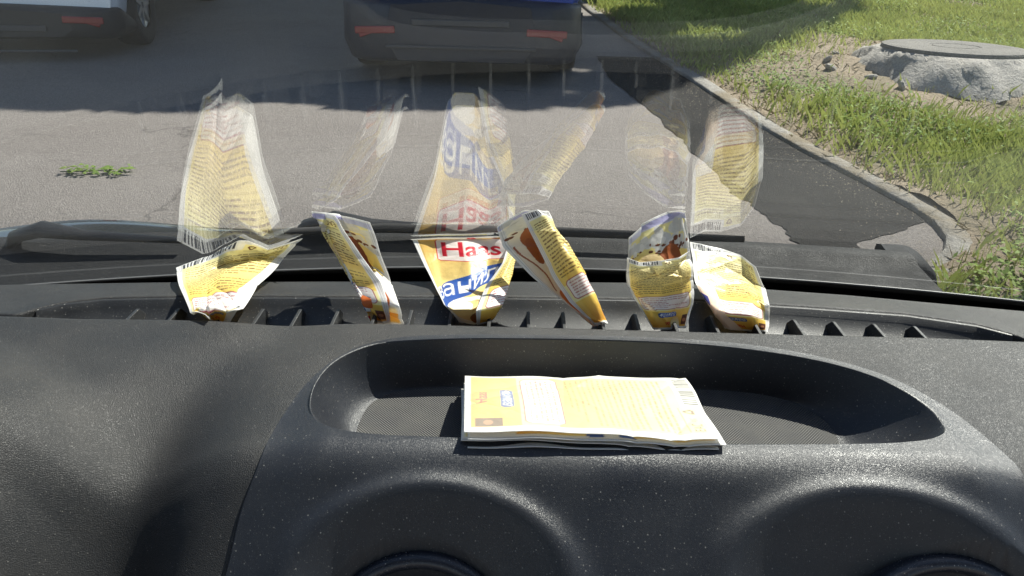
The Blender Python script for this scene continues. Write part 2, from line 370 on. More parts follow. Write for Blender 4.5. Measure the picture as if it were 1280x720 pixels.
# grit and leaf crumbs swept along the kerb and over the road
n_ = 2600; y_ = rng.uniform(1.9, 9, n_); kx_ = kerb_x(y_); x_ = kx_-.01-np.abs(rng.normal(0, .16, n_)); k_ = rng.random(n_) < .12; x_[k_] = kx_[k_]-rng.uniform(0, 4, k_.sum())
r_ = rng.uniform(.0015, .006, n_)[:, None]; c_ = np.stack([x_, y_, np.full(n_, .006)], 1); a_ = rng.normal(size=(n_, 3)); a_[:, 2] *= .3; a_ /= np.linalg.norm(a_, axis=1)[:, None]
q_ = np.cross(a_, [0, 0, 1.]); q_ /= np.linalg.norm(q_, axis=1)[:, None]; up_ = np.array([0, 0, 1.])
r_ = r_*.7; V = np.stack([c_-a_*r_, c_-q_*r_*.8, c_+a_*r_, c_+q_*r_*.7, c_+up_*r_*.8], 1).reshape(-1, 3); f_ = np.array([[0, 1, 4], [1, 2, 4], [2, 3, 4], [3, 0, 4]])
tag(link('grit', mesh_np('grit', V, (f_[None]+np.arange(n_)[:, None, None]*5).reshape(-1, 3), 3), simple('grit_stone', (.26, .22, .17), .9, nscale=30, namt=.5)), 'pale grit and crumbs of dirt gathered in the gutter along the kerb', 'grit', kind='stuff')

# leafy sprig on the road
sp = onz(123, 216, .004); sg = empty('leaf_sprig', sp); tag(sg, 'small green leafy twig lying flat on the sunlit road', 'twig')
V = []; F_ = []; tt = []
for k_ in range(60):
    u_ = rng.random()-.5; a_ = rng.random()*6.28; l = .03+.035*rng.random(); x_, y_ = sp[0]+u_*.27, sp[1]+rng.normal(0, .022)
    e = np.array([math.cos(a_), math.sin(a_)*.8]); q = np.array([-e[1], e[0]])*.010; z_ = .006+rng.random()*.022
    b_ = len(V); V += [(x_, y_, z_), (x_+e[0]*l/2+q[0], y_+e[1]*l/2+q[1], z_+.008), (x_+e[0]*l, y_+e[1]*l, z_), (x_+e[0]*l/2-q[0], y_+e[1]*l/2-q[1], z_+.004)]
    F_.append((b_, b_+1, b_+2, b_+3)); tt += [rng.random()*.5]*4
me = mesh_np('leaves', V, F_); at = me.attributes.new('tint', 'FLOAT', 'POINT'); at.data.foreach_set('value', np.array(tt, np.float32))
link('leaf_cluster', me, WEED, sg)
b = MB(); b.tube([(sp[0]-.17, sp[1]-.01, .008), (sp[0], sp[1]+.01, .012), (sp[0]+.16, sp[1], .008)], [.003, .0025, .0012], 6); b.build('stem', simple('green_stem', (.06, .09, .03), .6), sg)

# trees ahead on the right: their crowns shade the far road
SHADE = [onz(x, y, 0)[:2] for x, y in [(-900, 118), (0, 134), (300, 131), (520, 136), (760, 133), (800, 118), (872, 104), (960, 68), (1075, 18)]]
def shade_edge(x):
    P = np.array(SHADE); return np.interp(x, P[:, 0], P[:, 1], left=P[0, 1], right=P[-1, 1]+4)
off = -SUN[:2]/SUN[2]
def tree(name, cx, cy, rad_, ztop, zbot, nl, trunk, label):
    tr = empty(name, (*trunk, 0)); tag(tr, label, 'tree', 'trees beyond the shaded road')
    n_ = nl*3; a = rng.random(n_)*6.28; r = rad_*np.sqrt(rng.random(n_)); z = zbot+(ztop-zbot)*rng.random(n_)
    x = cx+r*np.cos(a); y = cy+r*np.sin(a); k = (r/rad_)**2+((z-(ztop+zbot)/2)/((ztop-zbot)/2))**2 < 1.15
    k &= vnoise(x+z*.7, y+z*.4, .9, 21) > .16
    gx, gy = x+off[0]*z, y+off[1]*z; e = shade_edge(gx)+(vnoise(gx, gy, .8, 31)-.5)*.30+(vnoise(gx, gy, 4., 32)-.5)*.30; k &= gy > e
    hole = vnoise(gx, gy, 1.15, 77); k &= ~((hole > .83) & (gy > 6.5)); k &= ~((vnoise(gx*.35, gy*2.2, 1.4, 91) > .74) & (gy < 6.2) & (gx > -2.6) & (gx < .6))
    x, y, z = x[k][:nl], y[k][:nl], z[k][:nl]; m_ = len(x); P = np.stack([x, y, z], 1)
    A = rng.normal(size=(m_, 3)); A[:, 2] *= .5; A /= np.linalg.norm(A, axis=1)[:, None]
    Bv = np.cross(A, rng.normal(size=(m_, 3))); Bv /= np.linalg.norm(Bv, axis=1)[:, None]
    l = (.07+.06*rng.random(m_))[:, None]
    V = np.stack([P-A*l, P+Bv*l*.6, P+A*l, P-Bv*l*.6], 1)
    me = mesh_np('crown', V, np.arange(m_*4).reshape(m_, 4)); at = me.attributes.new('tint', 'FLOAT', 'POINT')
    at.data.foreach_set('value', np.repeat(np.clip(vnoise(x, y, .8, 5)*.7+rng.normal(0, .15, m_), 0, .95), 4).astype(np.float32))
    link('crown', me, LEAF, tr)
    b = MB(); t0 = Vector((*trunk, -.1)); tp = Vector((trunk[0]*.7+cx*.3, trunk[1]*.7+cy*.3, zbot+.6))
    b.tube([t0, t0.lerp(tp, .3)+Vector((.1, 0, 0)), t0.lerp(tp, .7), tp], [.24, .19, .16, .12], 12)
    for q in range(7):
        a_ = q*.9; e_ = Vector((cx+rad_*.35*math.cos(a_), cy+.8+rad_*.3*math.sin(a_)+rad_*.25, zbot+(ztop-zbot)*.6))
        b.tube([tp, tp.lerp(e_, .5)+Vector((0, 0, .5)), e_], [.08, .05, .015], 7)
    b.build('trunk', BARK, tr, True)
tree('lime_tree', .6, 9.8, 4.4, 7.2, 4.0, 52000, (3.6, 13.2), 'broad tree nearest the cars whose crown overhangs the shaded road')
tree('lime_tree', -3.6, 11.8, 5.0, 7.4, 4.2, 42000, (-6.6, 16.5), 'broad tree on the far left of the shaded road')
tree('lime_tree', 7.4, 14.4, 5.0, 10.5, 3.4, 60000, (8.8, 15.0), 'broad tree growing on the grass verge beyond the manhole')
tree('lime_tree', 2.0, 17.0, 5.0, 8.0, 4.0, 30000, (4.4, 21.0), 'farthest broad tree behind the parked cars')

# ------------------------------------------------------------------ parked cars
RUB = simple('tyre_rubber', (.018, .018, .019), .85, nscale=60); RIM = simple('rim_metal', (.42, .43, .45), .35, .8)
BLKP = simple('black_bumper_plastic', (.022, .022, .024), .55, nscale=40); CGL = simple('car_window_glass', (.02, .024, .026), .06, spec=.8)
REDL = simple('red_reflector', (.24, .010, .014), .2, coat=.6); REDT = simple('red_tail_lamp', (.45, .015, .015), .15, coat=1.)
WHITE = simple('white_plate', (.8, .8, .78), .5); STEEL = simple('exhaust_steel', (.3, .3, .3), .35, .9)
def parked_car(name, label, cx, yr, wdt, paint, splitz, rz=None, turn=0, bump_=None):
    """built from its rear at yr forward; a small hatchback"""
    root = empty(name, (cx, yr, 0)); tag(root, label, 'car', 'cars parked ahead'); L = 4.0; hw = wdt/2
    def shell(nm, st, mat):
        V = []; nn = len(st[0][1])
        for y_, pr in st:
            V += [(cx+x_, yr+y_, z_) for x_, z_ in pr]
        Fs = list(map(tuple, grid_faces(len(st), nn, True)))
        Fs += [tuple(range(nn)), tuple((len(st)-1)*nn+j for j in range(nn))[::-1]]
        me = bpy.data.meshes.new(nm); me.from_pydata(V, [], Fs); me.update(); me.flip_normals()
        o = link(nm, me, mat, root, True); b_ = o.modifiers.new('b', 'BEVEL'); b_.width = .03; b_.segments = 3; b_.limit_method = 'ANGLE'; b_.angle_limit = rad(40); return o
    def sec(h, z0, z1, tuck=.05, top=.06):
        return [(-h+tuck, z0), (-h, z0+(z1-z0)*.35), (-h+.01, z0+(z1-z0)*.7), (-h+top, z1), (0, z1+.03), (h-top, z1), (h-.01, z0+(z1-z0)*.7), (h, z0+(z1-z0)*.35), (h-tuck, z0)]
    bump_ = bump_ or BLKP; a = splitz; rz = rz or a-.135
    shell('body', [(.05, sec(hw-.05, a, .95)), (.0+.12, sec(hw-.01, a-.12, .98)), (.5, sec(hw, .3, .98)), (1.4, sec(hw, .3, .96)), (2.6, sec(hw, .3, .94)), (3.3, sec(hw-.01, .3, .86)), (3.8, sec(hw-.07, .3, .72)), (L, sec(hw-.18, .34, .6))], paint)
    shell('rear_bumper', [(-.075, sec(hw-.34, .20, a-.05, .06, .03)), (-.055, sec(hw-.18, .17, a-.02, .06, .02)), (-.01, sec(hw-.07, .15, a+.0, .06, .02)), (.10, sec(hw+.004, .14, a-.005, .05, .01)), (.36, sec(hw+.006, .14, a-.13, .05, .01))], bump_)
    shell('cabin', [(.16, sec(hw-.16, .95, 1.05, .02, .05)), (.42, sec(hw-.17, .95, 1.42, -.05, .12)), (1.2, sec(hw-.15, .95, 1.47, -.06, .14)), (2.0, sec(hw-.17, .95, 1.43, -.05, .14)), (2.75, sec(hw-.15, .93, .99, .02, .06))], CGL)
    b = MB(); b.box((cx, yr+1.2, 1.50), (wdt-.50, 1.5, .05)); b.build('roof', paint, root, bevel=.03)
    for sx in (-1, 1):
        for yw in (.62, 3.15):
            b = MB(); R_ = .30; c_ = (cx+sx*(hw-.10), yr+yw, R_)
            b.rev([(.17, -.09), (.25, -.10), (.29, -.095), (R_, -.06), (R_+.002, 0), (R_, .06), (.29, .095), (.25, .10), (.17, .09)], c_, 'X', 40)
            ty = b.build('tyre', RUB, root, True)
            b = MB(); b.rev([(.18, sx*.06), (.17, sx*.075), (.10, sx*.055), (.001, sx*.06)], c_, 'X', 40)
            for q in range(7):
                a_ = q*2*math.pi/7; b.box((c_[0]+sx*.075, c_[1]+math.cos(a_)*.10, c_[2]+math.sin(a_)*.10), (.015, .15, .035), rx=a_)
            b.build('rim', RIM, ty)
        b = MB(); wl = .27; b.box((cx+sx*(hw-.10-wl/2), yr-.062, rz), (wl, .03, .048), rz=sx*.12, ry=sx*.05)
        b.box((cx+sx*(hw-.05-wl/2), yr-.055, rz-.02), (wl*.45, .03, .03), rz=sx*.16, ry=sx*.35); b.build('rear_reflector', REDL, root, bevel=.008)
        b = MB(); b.box((cx+sx*(hw-.13), yr+.055, .80), (.16, .06, .24), ry=sx*.1); b.build('tail_lamp', REDT, root, bevel=.02)
    b = MB(); b.box((cx, yr-.078, a-.125), (wdt*.40, .02, .04)); b.box((cx, yr-.085, a-.28), (wdt*.62, .02, .02)); b.build('bumper_trim', simple('grey_plastic', (.05, .05, .055), .4), root, bevel=.006)
    b = MB(); b.box((cx, yr+.02, .72), (.52, .02, .12)); b.build('number_plate', WHITE, root, bevel=.005)
    b = MB(); b.tube([(cx+.4, yr+.3, .22), (cx+.4, yr-.04, .215)], .025, 12); b.build('exhaust_pipe', STEEL, root)
    b = MB(); b.box((cx, yr+2, .24), (wdt-.35, 3.4, .10)); b.build('underbody', BLKP, root, bevel=.02)
    root.rotation_euler.z = turn
    return root
BLUE = simple('blue_paint', (.025, .07, .36), .3, .2, coat=1.); WHT = simple('white_paint', (.80, .83, .86), .3, coat=1.)
p = onz(572, 60, .35)
parked_car('parked_car', 'blue hatchback seen from behind with two red reflectors in its black bumper', -.38, 5.3, 1.60, BLUE, .54, .36, 0, simple('navy_bumper', (.011, .016, .030), .45, nscale=30))
parked_car('parked_car', 'white car at the left edge parked in the shade with one red reflector in view', -3.70, 5.7, 1.62, WHT, .36, .29, rad(8))

# ================================================================== OWN CAR, OUTSIDE THE GLASS
PAINT = simple('dark_grey_car_paint', (.055, .06, .065), .22, .5, coat=1.)
own = empty('car_body', (0, 1.2, 0)); tag(own, 'dark body of our own car beyond the glass, with black scuttle, wipers and bonnet', 'car')
def ss_(a, b, x):
    t = min(1, max(0, (x-a)/(b-a))); return t*t*(3-2*t)
# scuttle: black moulded panel along the foot of the glass
xs = np.linspace(-.70, .405, 120); HS = -.093
def base_y(x): return glass_y(x, HS)
V = []
for x_ in xs:
    fy = .752-.16*(x_-.02)**2; e = .004*math.sin(x_*40)
    z_ = Z0+HS
    V += [(x_, base_y(x_)+.004, z_-.012), (x_, base_y(x_)+.012, z_-.004), (x_, base_y(x_)+.03, z_), (x_, fy-.035, z_+.002), (x_, fy-.03, z_+.006), (x_, fy-.012, z_+.006), (x_, fy, z_-.002), (x_, fy+.008, z_-.03), (x_, fy+.012, z_-.12)]
link('scuttle_panel', mesh_np('scuttle', V, grid_faces(len(xs), 9)), plastic('scuttle_plastic', (.008, .009, .011), (.022, .021, .020), .66, 500, .5, .5, 400), own, True)
b = MB(); ec = ony(1048, 312, .727)
V = []; ne = 14
for k_ in range(ne):
    t_ = k_/(ne-1); x_ = .385+.047*t_; r_ = math.sqrt(max(0, 1-max(0, (t_-.35)/.65)**2.4))
    for y_, z_ in [(-.027, -.022), (-.027, -.004), (-.021, .003), (.015, .006), (.024, .002), (.028, -.022)]: V.append((x_, .722-.028+(y_+.028)*(.25+.75*r_), Z0+HS-.001+z_*(.35+.65*r_)-.02*(1-r_)))
b.add(V, [tuple(f) for f in grid_faces(ne, 6)]+[(0, 1, 2, 3, 4, 5), tuple((ne-1)*6+q for q in range(6))[::-1]])
b.build('scuttle_end_cap', simple('worn_black_plastic', (.022, .023, .025), .8, nscale=90, namt=.3), own, True)
# wipers
def wiper(px0, px1, row, top):
    P0 = onz(px0, row+4, Z0-.082); P1 = onz(px1, row+6, Z0-.08)
    b = MB(); b.tube([P0+[-.05, .01, -.02], P0+[-.03, 0, .004], P0+[0, -.004, .014], P0+[.04, -.006, .010], P1+[.0, 0, .002]], [.006, .009, .011, .007, .004], 14, flat=.7)
    return b.build('wiper_arm', simple('wiper_black', (.012, .012, .014), .45, nscale=70, namt=.3), own, True)
wiper(420, 585, 283, 0); wiper(60, 230, 297, 0)
b = MB(); P = [onz(x, y, Z0-.073) for x, y in [(330, 291), (480, 285), (700, 290), (930, 299)]]; b.tube(P, [.003, .0045, .0045, .003], 8, flat=1.2); b.build('wiper_blade', RUB, own, True)
# bonnet: rises a little at the right-hand wing, then falls steeply
xs = np.linspace(-.85, .95, 90); ts = np.linspace(0, 1, 26); V = []
for x_ in xs:
    lift = .014*math.exp(-((x_+.47)/.11)**2)-.05*float(ss_(.41, .47, x_))-.003
    s0 = .745-.16*(x_-.02)**2 if x_ < .4 else .722-.62*(x_-.40)**1.2
    for t_ in ts:
        y_ = s0+.010+t_*t_*.8; e_ = max(0, y_-.80+.1*abs(x_)**2); z_ = Z0+HS+lift-.018-.03*(y_-s0)-.75*e_**1.15
        V.append((x_, y_, z_))
link('bonnet', mesh_np('bonnet', V, grid_faces(len(xs), len(ts))), PAINT, own, True)
# roof and pillars that frame the windscreen (outside the picture)
HT = .40
b = MB(); b.box((0, glass_y(0, HT)-.55, Z0+HT+.02), (1.35, 1.15, .04)); b.build('roof', PAINT, own, bevel=.02)
for sx in (-1, 1):
    xe = .66*sx+GX; b = MB(); b.tube([(xe, glass_y(xe, -.09), Z0-.09), (xe, glass_y(xe, HT/2), Z0+HT/2), (xe, glass_y(xe, HT), Z0+HT)], .03, 10); b.build('windscreen_pillar', PAINT, own, True)

# ------------------------------------------------------------------ windscreen
ws = empty('windscreen', (0, .63, Z0+HS)); tag(ws, 'curved raked windscreen reflecting the sachets and the dashboard, black band along its foot', 'windscreen')
def pane(x0, x1, h0, h1, d0, thick, nx, ny):
    X, H = np.meshgrid(np.linspace(x0, x1, nx), np.linspace(h0, h1, ny), indexing='ij')
    Y = glass_y(X, H); P = np.stack([X, Y, H+Z0], -1)
    N = np.cross(np.gradient(P, axis=0), np.gradient(P, axis=1)); N /= np.linalg.norm(N, axis=-1)[..., None]
    N *= np.sign(N[nx//2, ny//2, 1])
    A = P+N*d0; B = P+N*(d0+thick); Fa = grid_faces(nx, ny); nv = nx*ny
    bd = np.r_[np.arange(ny), (np.arange(1, nx))*ny+ny-1, ((nx-1)*ny+np.arange(ny-2, -1, -1)), (np.arange(nx-2, 0, -1))*ny]
    b2 = np.roll(bd, -1); side = np.stack([bd, b2, b2+nv, bd+nv], 1)
    return np.concatenate([A.reshape(-1, 3), B.reshape(-1, 3)]), np.concatenate([Fa, Fa[:, ::-1]+nv, side])
V, Fc = pane(-.62, .70, HS, HT, 0, .0045, 120, 80); link('pane', mesh_np('pane', V, Fc), GLASS, ws, True)
V, Fc = pane(-.60, .68, HS+.002, -.042, -.0006, .0005, 120, 8)
link('black_border', mesh_np('frit', V, Fc), simple('black_ceramic', (.004, .004, .005), .35, spec=.3), ws, True)
b = MB(); b.tube([(x_, glass_y(x_, -.042)-.0012, Z0-.0415) for x_ in np.linspace(-.6, .68, 60)], .0011, 6); b.build('border_edge', simple('grey_edge', (.10, .10, .10), .4), ws, True)

# ================================================================== DASHBOARD
dash = empty('dashboard', (0, .40, Z0-.1)); tag(dash, 'black grained car dashboard with a long defroster slot, oval tray and two round air vents', 'dashboard')
def ss(a, b, x):
    t = np.clip((x-a)/(b-a), 0, 1); return t*t*(3-2*t)
def row_y(px, py, h=0): return onz(px, py, Z0+h)
# curves across the pad, as functions of x
def fit(pts, h=0.):
    P = np.array([onz(x, y, Z0+h) for x, y in pts]); o_ = np.argsort(P[:, 0]); return P[o_, 0], P[o_, 1]
HR, HFE = -.006, -.017
far_x, far_y = fit([(-200, 362), (0, 354), (200, 351), (400, 350), (640, 350), (850, 352), (1060, 367), (1280, 387), (1450, 406)], HFE)
rr_x, rr_y = fit([(20, 394), (45, 386), (80, 378), (130, 372.5), (250, 370), (640, 371), (850, 374), (1000, 382.5), (1130, 392), (1220, 405), (1268, 418), (1290, 426)], HR)
fr_x, fr_y = fit([(20, 394), (100, 397), (200, 398), (400, 401), (640, 407), (860, 413), (1000, 417), (1170, 421), (1290, 426)])
def far_edge(x): return np.interp(x, far_x, far_y)
def slot_r(x): return np.interp(x, rr_x, rr_y)
def slot_f(x): return np.minimum(np.interp(x, fr_x, fr_y), slot_r(x)-1e-4)
# seam of the centre pod
SEAM = [(255, 830), (272, 760), (288, 700), (302, 640), (325, 580), (352, 525), (385, 480), (430, 444), (485, 426), (560, 420.5), (700, 421), (820, 424), (930, 432), (1030, 449), (1110, 473), (1180, 510), (1235, 552), (1285, 607), (1320, 665), (1345, 740), (1360, 830)]
def front_h(y):
    t = np.clip(.288-y, 0, 1); return -np.where(t < .02, 25*t*t, .01+(t-.02)*1.0)
def on_prof(px, py, add=0.):
    d = ray(px, py); a, b_ = .1, .45
    for _ in range(40):
        y = (a+b_)/2; P = CAM+d*(y/d[1])
        if P[2]-Z0 > float(front_h(np.array(P[1])))+add: a = y
        else: b_ = y
    return CAM+d*(a/d[1])
SM = None
SM = np.array([on_prof(x, y) for x, y in SEAM])
def seam_left(y):                                            # x of the seam on its left flank
    k = np.arange(0, 9); return np.interp(y, SM[k, 1], SM[k, 0])
def seam_right(y):
    k = np.arange(20, 11, -1); return np.interp(y, SM[k, 1], SM[k, 0])
def pad_h(x, y):
    """height of the soft pad over Z0, near side of the slot"""
    sl_ = seam_left(np.clip(y, SM[0, 1], .40)); dl = sl_-x     # distance left of the seam
    fr = front_h(y); near = ss(.37, .215, y)
    valley = np.exp(-((dl-.064)/.031)**2)*(.040*near+.003)*(dl > -.05)
    h = fr*(1-.80*ss(.05, .16, dl)) - valley
    r = np.hypot((x+.385)/1.25, y-.20)                        # instrument hood: a low round hump
    h = h + .034*ss(.19, .11, r)*ss(.05, .13, dl)
    sr_ = seam_right(np.clip(y, SM[20, 1], .40)); dr = x-sr_
    h = h - fr*.5*ss(.0, .15, dr)
    m_ = np.minimum(np.minimum(x-sl_, sr_-x), np.interp(x, SM[5:17, 0], SM[5:17, 1], left=SM[5, 1], right=SM[16, 1])-y)
    return h - .06*ss(.003, .010, m_)
nxp = 420; X = np.linspace(-.60, .60, nxp); rows = []
F1 = slot_f(X); R1 = slot_r(X); FE = far_edge(X); dep = np.clip((R1-F1)/.028, 0, 1)
for t_ in np.linspace(0, 1, 150): y_ = .12+(F1-.003-.12)*t_; rows.append((y_, pad_h(X, y_)))
h0 = pad_h(X, F1-.003)
rows += [(F1-.0018, h0-.0001), (F1-.0007, h0-.0006), (F1, h0-.002), (F1+.0005, h0-.004*dep-.002*np.sign(dep))]
rows += [(F1+.0008, h0-.030*dep-.002), (F1+(R1-F1)*.42, h0*0-.030*dep-.002), (F1+(R1-F1)*.43, -.016*dep-.002+HR), (F1+(R1-F1)*.50, -.0135*dep-.002+HR),
         (R1-.0012, HR-.0055*dep-.0016), (R1-.0008, HR-.0022-.0*dep), (R1-.0002, HR-.0012+0*X), (R1+.0006, HR-.0003+0*X), (R1+.0015, HR+0*X)]
for t_ in np.linspace(0.05, 1, 12): rows.append((R1+.0015+(FE-.006-R1)*t_, HR+(HFE-HR+.0012)*t_-.0012*t_**2+0*X))
for a_ in np.linspace(.15, 1.5, 8): rows.append((FE-.0045+.009*math.sin(a_), HFE-.010*(1-math.cos(a_))))
rows += [(FE+.008, -.03+0*X), (FE+.011, -.10+0*X)]
V = np.stack([np.stack([X, yy, hh+Z0+0*X], -1) for yy, hh in rows])
link('dash_pad', mesh_np('dash_pad', V, grid_faces(len(rows), nxp)[:, ::-1]), VINYL, dash, True)
gap = MB(); xs = np.linspace(-.6, .6, 60); V = []
for x_ in xs: V += [(x_, float(far_edge(x_))+.008, Z0-.06), (x_, glass_y(x_, HS)+.002, Z0+HS-.002)]
link('gap_seal', mesh_np('gap_seal', V, grid_faces(60, 2)), DEEP, dash)

# defroster grille: glossy rear lip, dark well, slanting fins
gr = []
XG = X[(X > rr_x[1]) & (X < rr_x[-2])]; F2 = slot_f(XG); R2 = slot_r(XG); dg = np.clip((R2-F2)/.028, 0, 1)
V = []
for yy, hh in [(F2+(R2-F2)*.44, HR-.0150*dg-.001), (F2+(R2-F2)*.52, HR-.0115*dg-.001), (F2+(R2-F2)*.60, HR-.0105*dg-.001), (R2-.004*dg-.0006, HR-.0035*dg-.0013), (R2-.0022*dg, HR-.0010+0*XG), (R2-.0006, HR-.0004+0*XG), (R2-.0004, HR-.0030+0*XG)]:
    V.append(np.stack([XG, yy, hh+Z0], -1))
gob = link('defroster_grille', mesh_np('lip', np.stack(V), grid_faces(7, len(XG))[:, ::-1]), GLOSSY, dash, True)
xf = []
for px in (150, 203, 312, 361, 411, 461, 507, 560, 610, 661, 707, 757, 802, 850, 902, 955, 1010, 1061, 1112, 1163): xf.append(onz(px, 398+px*.019, Z0-.002)[0])
for x_ in xf:
    f_, r_ = float(slot_f(x_)), float(slot_r(x_)); w_ = (r_-f_)
    b = MB(); y0, y1, y2 = f_+.0012, f_+w_*.62, f_+w_*.80
    prof = [(y0, -.0300), (y0, -.0052), (y1-.002, -.0062), (y1, -.0066), (y2, -.0145), (y1, -.0215), (f_+w_*.41, -.030)]
    th = .0011; V = [(x_-th, y, Z0+z) for y, z in prof]+[(x_+th, y, Z0+z) for y, z in prof]; k_ = len(prof)
    b.add(V, [tuple(range(k_))[::-1], tuple(range(k_, 2*k_))]+[(i, (i+1) % k_, (i+1) % k_+k_, i+k_) for i in range(k_)])
    b.build('grille_fin', GLOSSY, gob, bevel=.0004)
b = MB(); xa, xb = onz(205, 395, Z0)[0], onz(1190, 419, Z0)[0]
V = []; xs = np.linspace(xa-.02, xb, 100)
for x_ in xs:
    f_, r_ = float(slot_f(x_)), float(slot_r(x_)); V += [(x_, f_+.0012, Z0-.026), (x_, f_+(r_-f_)*.43, Z0-.026)]
link('well', mesh_np('well', V, grid_faces(100, 2)), DEEP, gob)

# centre pod with tray
TRAY = [(386, 506), (392, 480), (410, 456), (440, 438), (480, 427), (560, 422.5), (640, 422), (760, 424), (880, 430), (980, 442), (1060, 459), (1120, 481), (1163, 508), (1182, 532), (1172, 548), (1130, 555), (1040, 557.5), (880, 557), (720, 554), (560, 549), (470, 545), (420, 538), (395, 525)]
def catmull(P, k=10, closed=True):
    n = len(P); out = []
    for i in range(n if closed else n-1):
        p = [P[(i+q) % n] if closed else P[min(max(i+q, 0), n-1)] for q in (-1, 0, 1, 2)]
        for t in np.linspace(0, 1, k, endpoint=False):
            out.append(.5*(2*p[1]+(p[2]-p[0])*t+(2*p[0]-5*p[1]+4*p[2]-p[3])*t*t+(3*p[1]-p[0]-3*p[2]+p[3])*t**3))
    if not closed: out.append(P[-1])
    return np.array(out)
def poly_resample(P, n):
    P = np.vstack([P, P[:1]]); s = np.r_[0, np.cumsum(np.linalg.norm(np.diff(P, axis=0), axis=1))]; q = np.linspace(0, s[-1], n, endpoint=False)
    Q = np.stack([np.interp(q, s, P[:, i]) for i in range(P.shape[1])], 1)
    for _ in range(5): Q = (np.roll(Q, 1, 0)+2*Q+np.roll(Q, -1, 0))/4
    return Q
HP = .004
TR = poly_resample(catmull(np.array([onz(x, y, Z0+HP)[:2] for x, y in TRAY])), 480)
TCN = np.array([TR[:, 0].mean(), (TR[:, 1].max()+TR[:, 1].min())/2])
def ray_hit(poly, c, ang):
    P = poly-c; Q = np.roll(P, -1, 0); out = np.zeros(len(ang))
    for i, a in enumerate(ang):
        d = np.array([math.cos(a), math.sin(a)]); e = Q-P
        den = d[0]*e[:, 1]-d[1]*e[:, 0]; den = np.where(abs(den) < 1e-12, 1e-12, den)
        t = (P[:, 0]*e[:, 1]-P[:, 1]*e[:, 0])/den; u = (P[:, 0]*d[1]-P[:, 1]*d[0])/den
        k = (t > 0) & (u >= -1e-6) & (u <= 1+1e-6); out[i] = t[k].max() if k.any() else .1
    return out
ctr = np.array([TCN[0], TCN[1]])
# correspond by angle in a squashed space, so the long ends are sampled well
d0 = (TR-ctr)*[.28, 1]; ang = np.unwrap(np.arctan2(d0[:, 1], d0[:, 0]))
seam_xy = catmull(SM[:, :2], 12, False); seam_xy = np.vstack([seam_xy, [[SM[-1, 0], .10], [0.15, .10], [SM[0, 0], .10]]])
SR = poly_resample(seam_xy, 700); rs = ray_hit((SR-ctr)*[.28, 1], np.zeros(2), ang)
OUT = ctr+np.stack([rs*np.cos(ang)/.28, rs*np.sin(ang)], 1)
VC = [(on_prof(535, 760, HP)[:2], .062, .0330), (on_prof(1100, 772, HP)[:2], .070, .0345)]
HOLES = []
def pod_h(x, y):
    h = HP*ss(.0, .03, np.minimum(np.minimum(x-seam_left(np.clip(y, SM[0, 1], .40)), seam_right(np.clip(y, SM[20, 1], .40))-x), np.interp(x, SM[5:17, 0], SM[5:17, 1], left=SM[5, 1], right=SM[16, 1])-y))+.0012+front_h(y)
    for (c, a, b_) in VC:                                     # scooped recess in front of each round vent
        q = np.sqrt(((x-c[0])/a)**2+((y-c[1])/b_)**2); h = h-.050*np.clip(1-q, 0, .75)**1.35+.0045*np.exp(-((q-1.02)/.16)**2)
    for cx_, cy_, a_, b_ in HOLES: h = h-.05*ss(1.0, .93, np.sqrt(((x-cx_)/a_)**2+((y-cy_)/b_)**2))
    return h
def on_pod(px, py):
    d = ray(px, py); a, b_ = .1, .40
    for _ in range(40):
        y = (a+b_)/2; P = CAM+d*(y/d[1])
        if P[2]-Z0 > float(pod_h(np.array([P[0]]), np.array([P[1]]))[0]): a = y
        else: b_ = y
    return CAM+d*(a/d[1])
HOLES = []; TL = rad(58); RINGS = []
for px_, py_, R_ in ((526, 704, .043), (1186, 708, .046)):
    tp_ = on_pod(px_, py_); RINGS.append((tp_[0], tp_[1]-R_*math.cos(TL)+.004, tp_[2]-R_*math.sin(TL)+.001, R_))
for cx, cy, hz, R_ in RINGS: HOLES.append((cx, cy, R_-.001, (R_-.001)*math.cos(TL)))
ringsP = []
NRG = 200
for k_, t_ in enumerate(np.linspace(0, 1, NRG)):
    P = OUT+(TR-OUT)*t_; h = pod_h(P[:, 0], P[:, 1])
    # pad under the seam: blend the rim of the pod onto the pad level
    ringsP.append((P, h))
rim = ringsP[-1][1]; cen = ctr
def inset(P, d):                                             # shrink an outline by d
    Tn = np.roll(P, -1, 0)-np.roll(P, 1, 0); Nn = np.stack([-Tn[:, 1], Tn[:, 0]], 1); Nn /= np.linalg.norm(Nn, axis=1)[:, None]
    if ((P+Nn*.001-cen)**2).sum() > ((P-cen)**2).sum(): Nn = -Nn
    return P+Nn*np.asarray(d)[..., None]
O0 = ringsP[0][0]; h_s = ringsP[0][1]
seamdrop = [(inset(O0, np.full(len(O0), -.0016)), h_s-.03), (inset(O0, np.full(len(O0), -.0012)), h_s-.003), (inset(O0, np.full(len(O0), -.0004)), h_s-.0006)]
FLOORH = -.026
front = ss(.33, .29, TR[:, 1])                                # 1 along the front lip
side = ss(.0, .02, np.abs(TR[:, 0]-TCN[0])-.11)
INN = [(447, 548), (452, 522), (470, 500), (515, 487), (640, 484), (760, 485), (900, 488), (975, 498), (1020, 518), (1046, 546), (1036, 574), (900, 582), (640, 577), (480, 570)]
IN = poly_resample(catmull(np.array([onz(x, y, Z0-.025)[:2] for x, y in INN])), 480)
ri = ray_hit((IN-ctr)*[.28, 1], np.zeros(2), ang); INP = ctr+np.stack([ri*np.cos(ang)/.28, ri*np.sin(ang)], 1)
walls = []
for t_, k_ in [(.012, -.0003), (.035, -.0012), (.07, -.0030), (.13, -.0060), (.25, -.0110), (.42, -.0170), (.60, -.0222), (.76, -.0258), (.88, -.0279), (.95, -.0287), (1, -.0290)]:
    walls.append((TR+(INP-TR)*t_, HP+k_+0*TR[:, 0]))
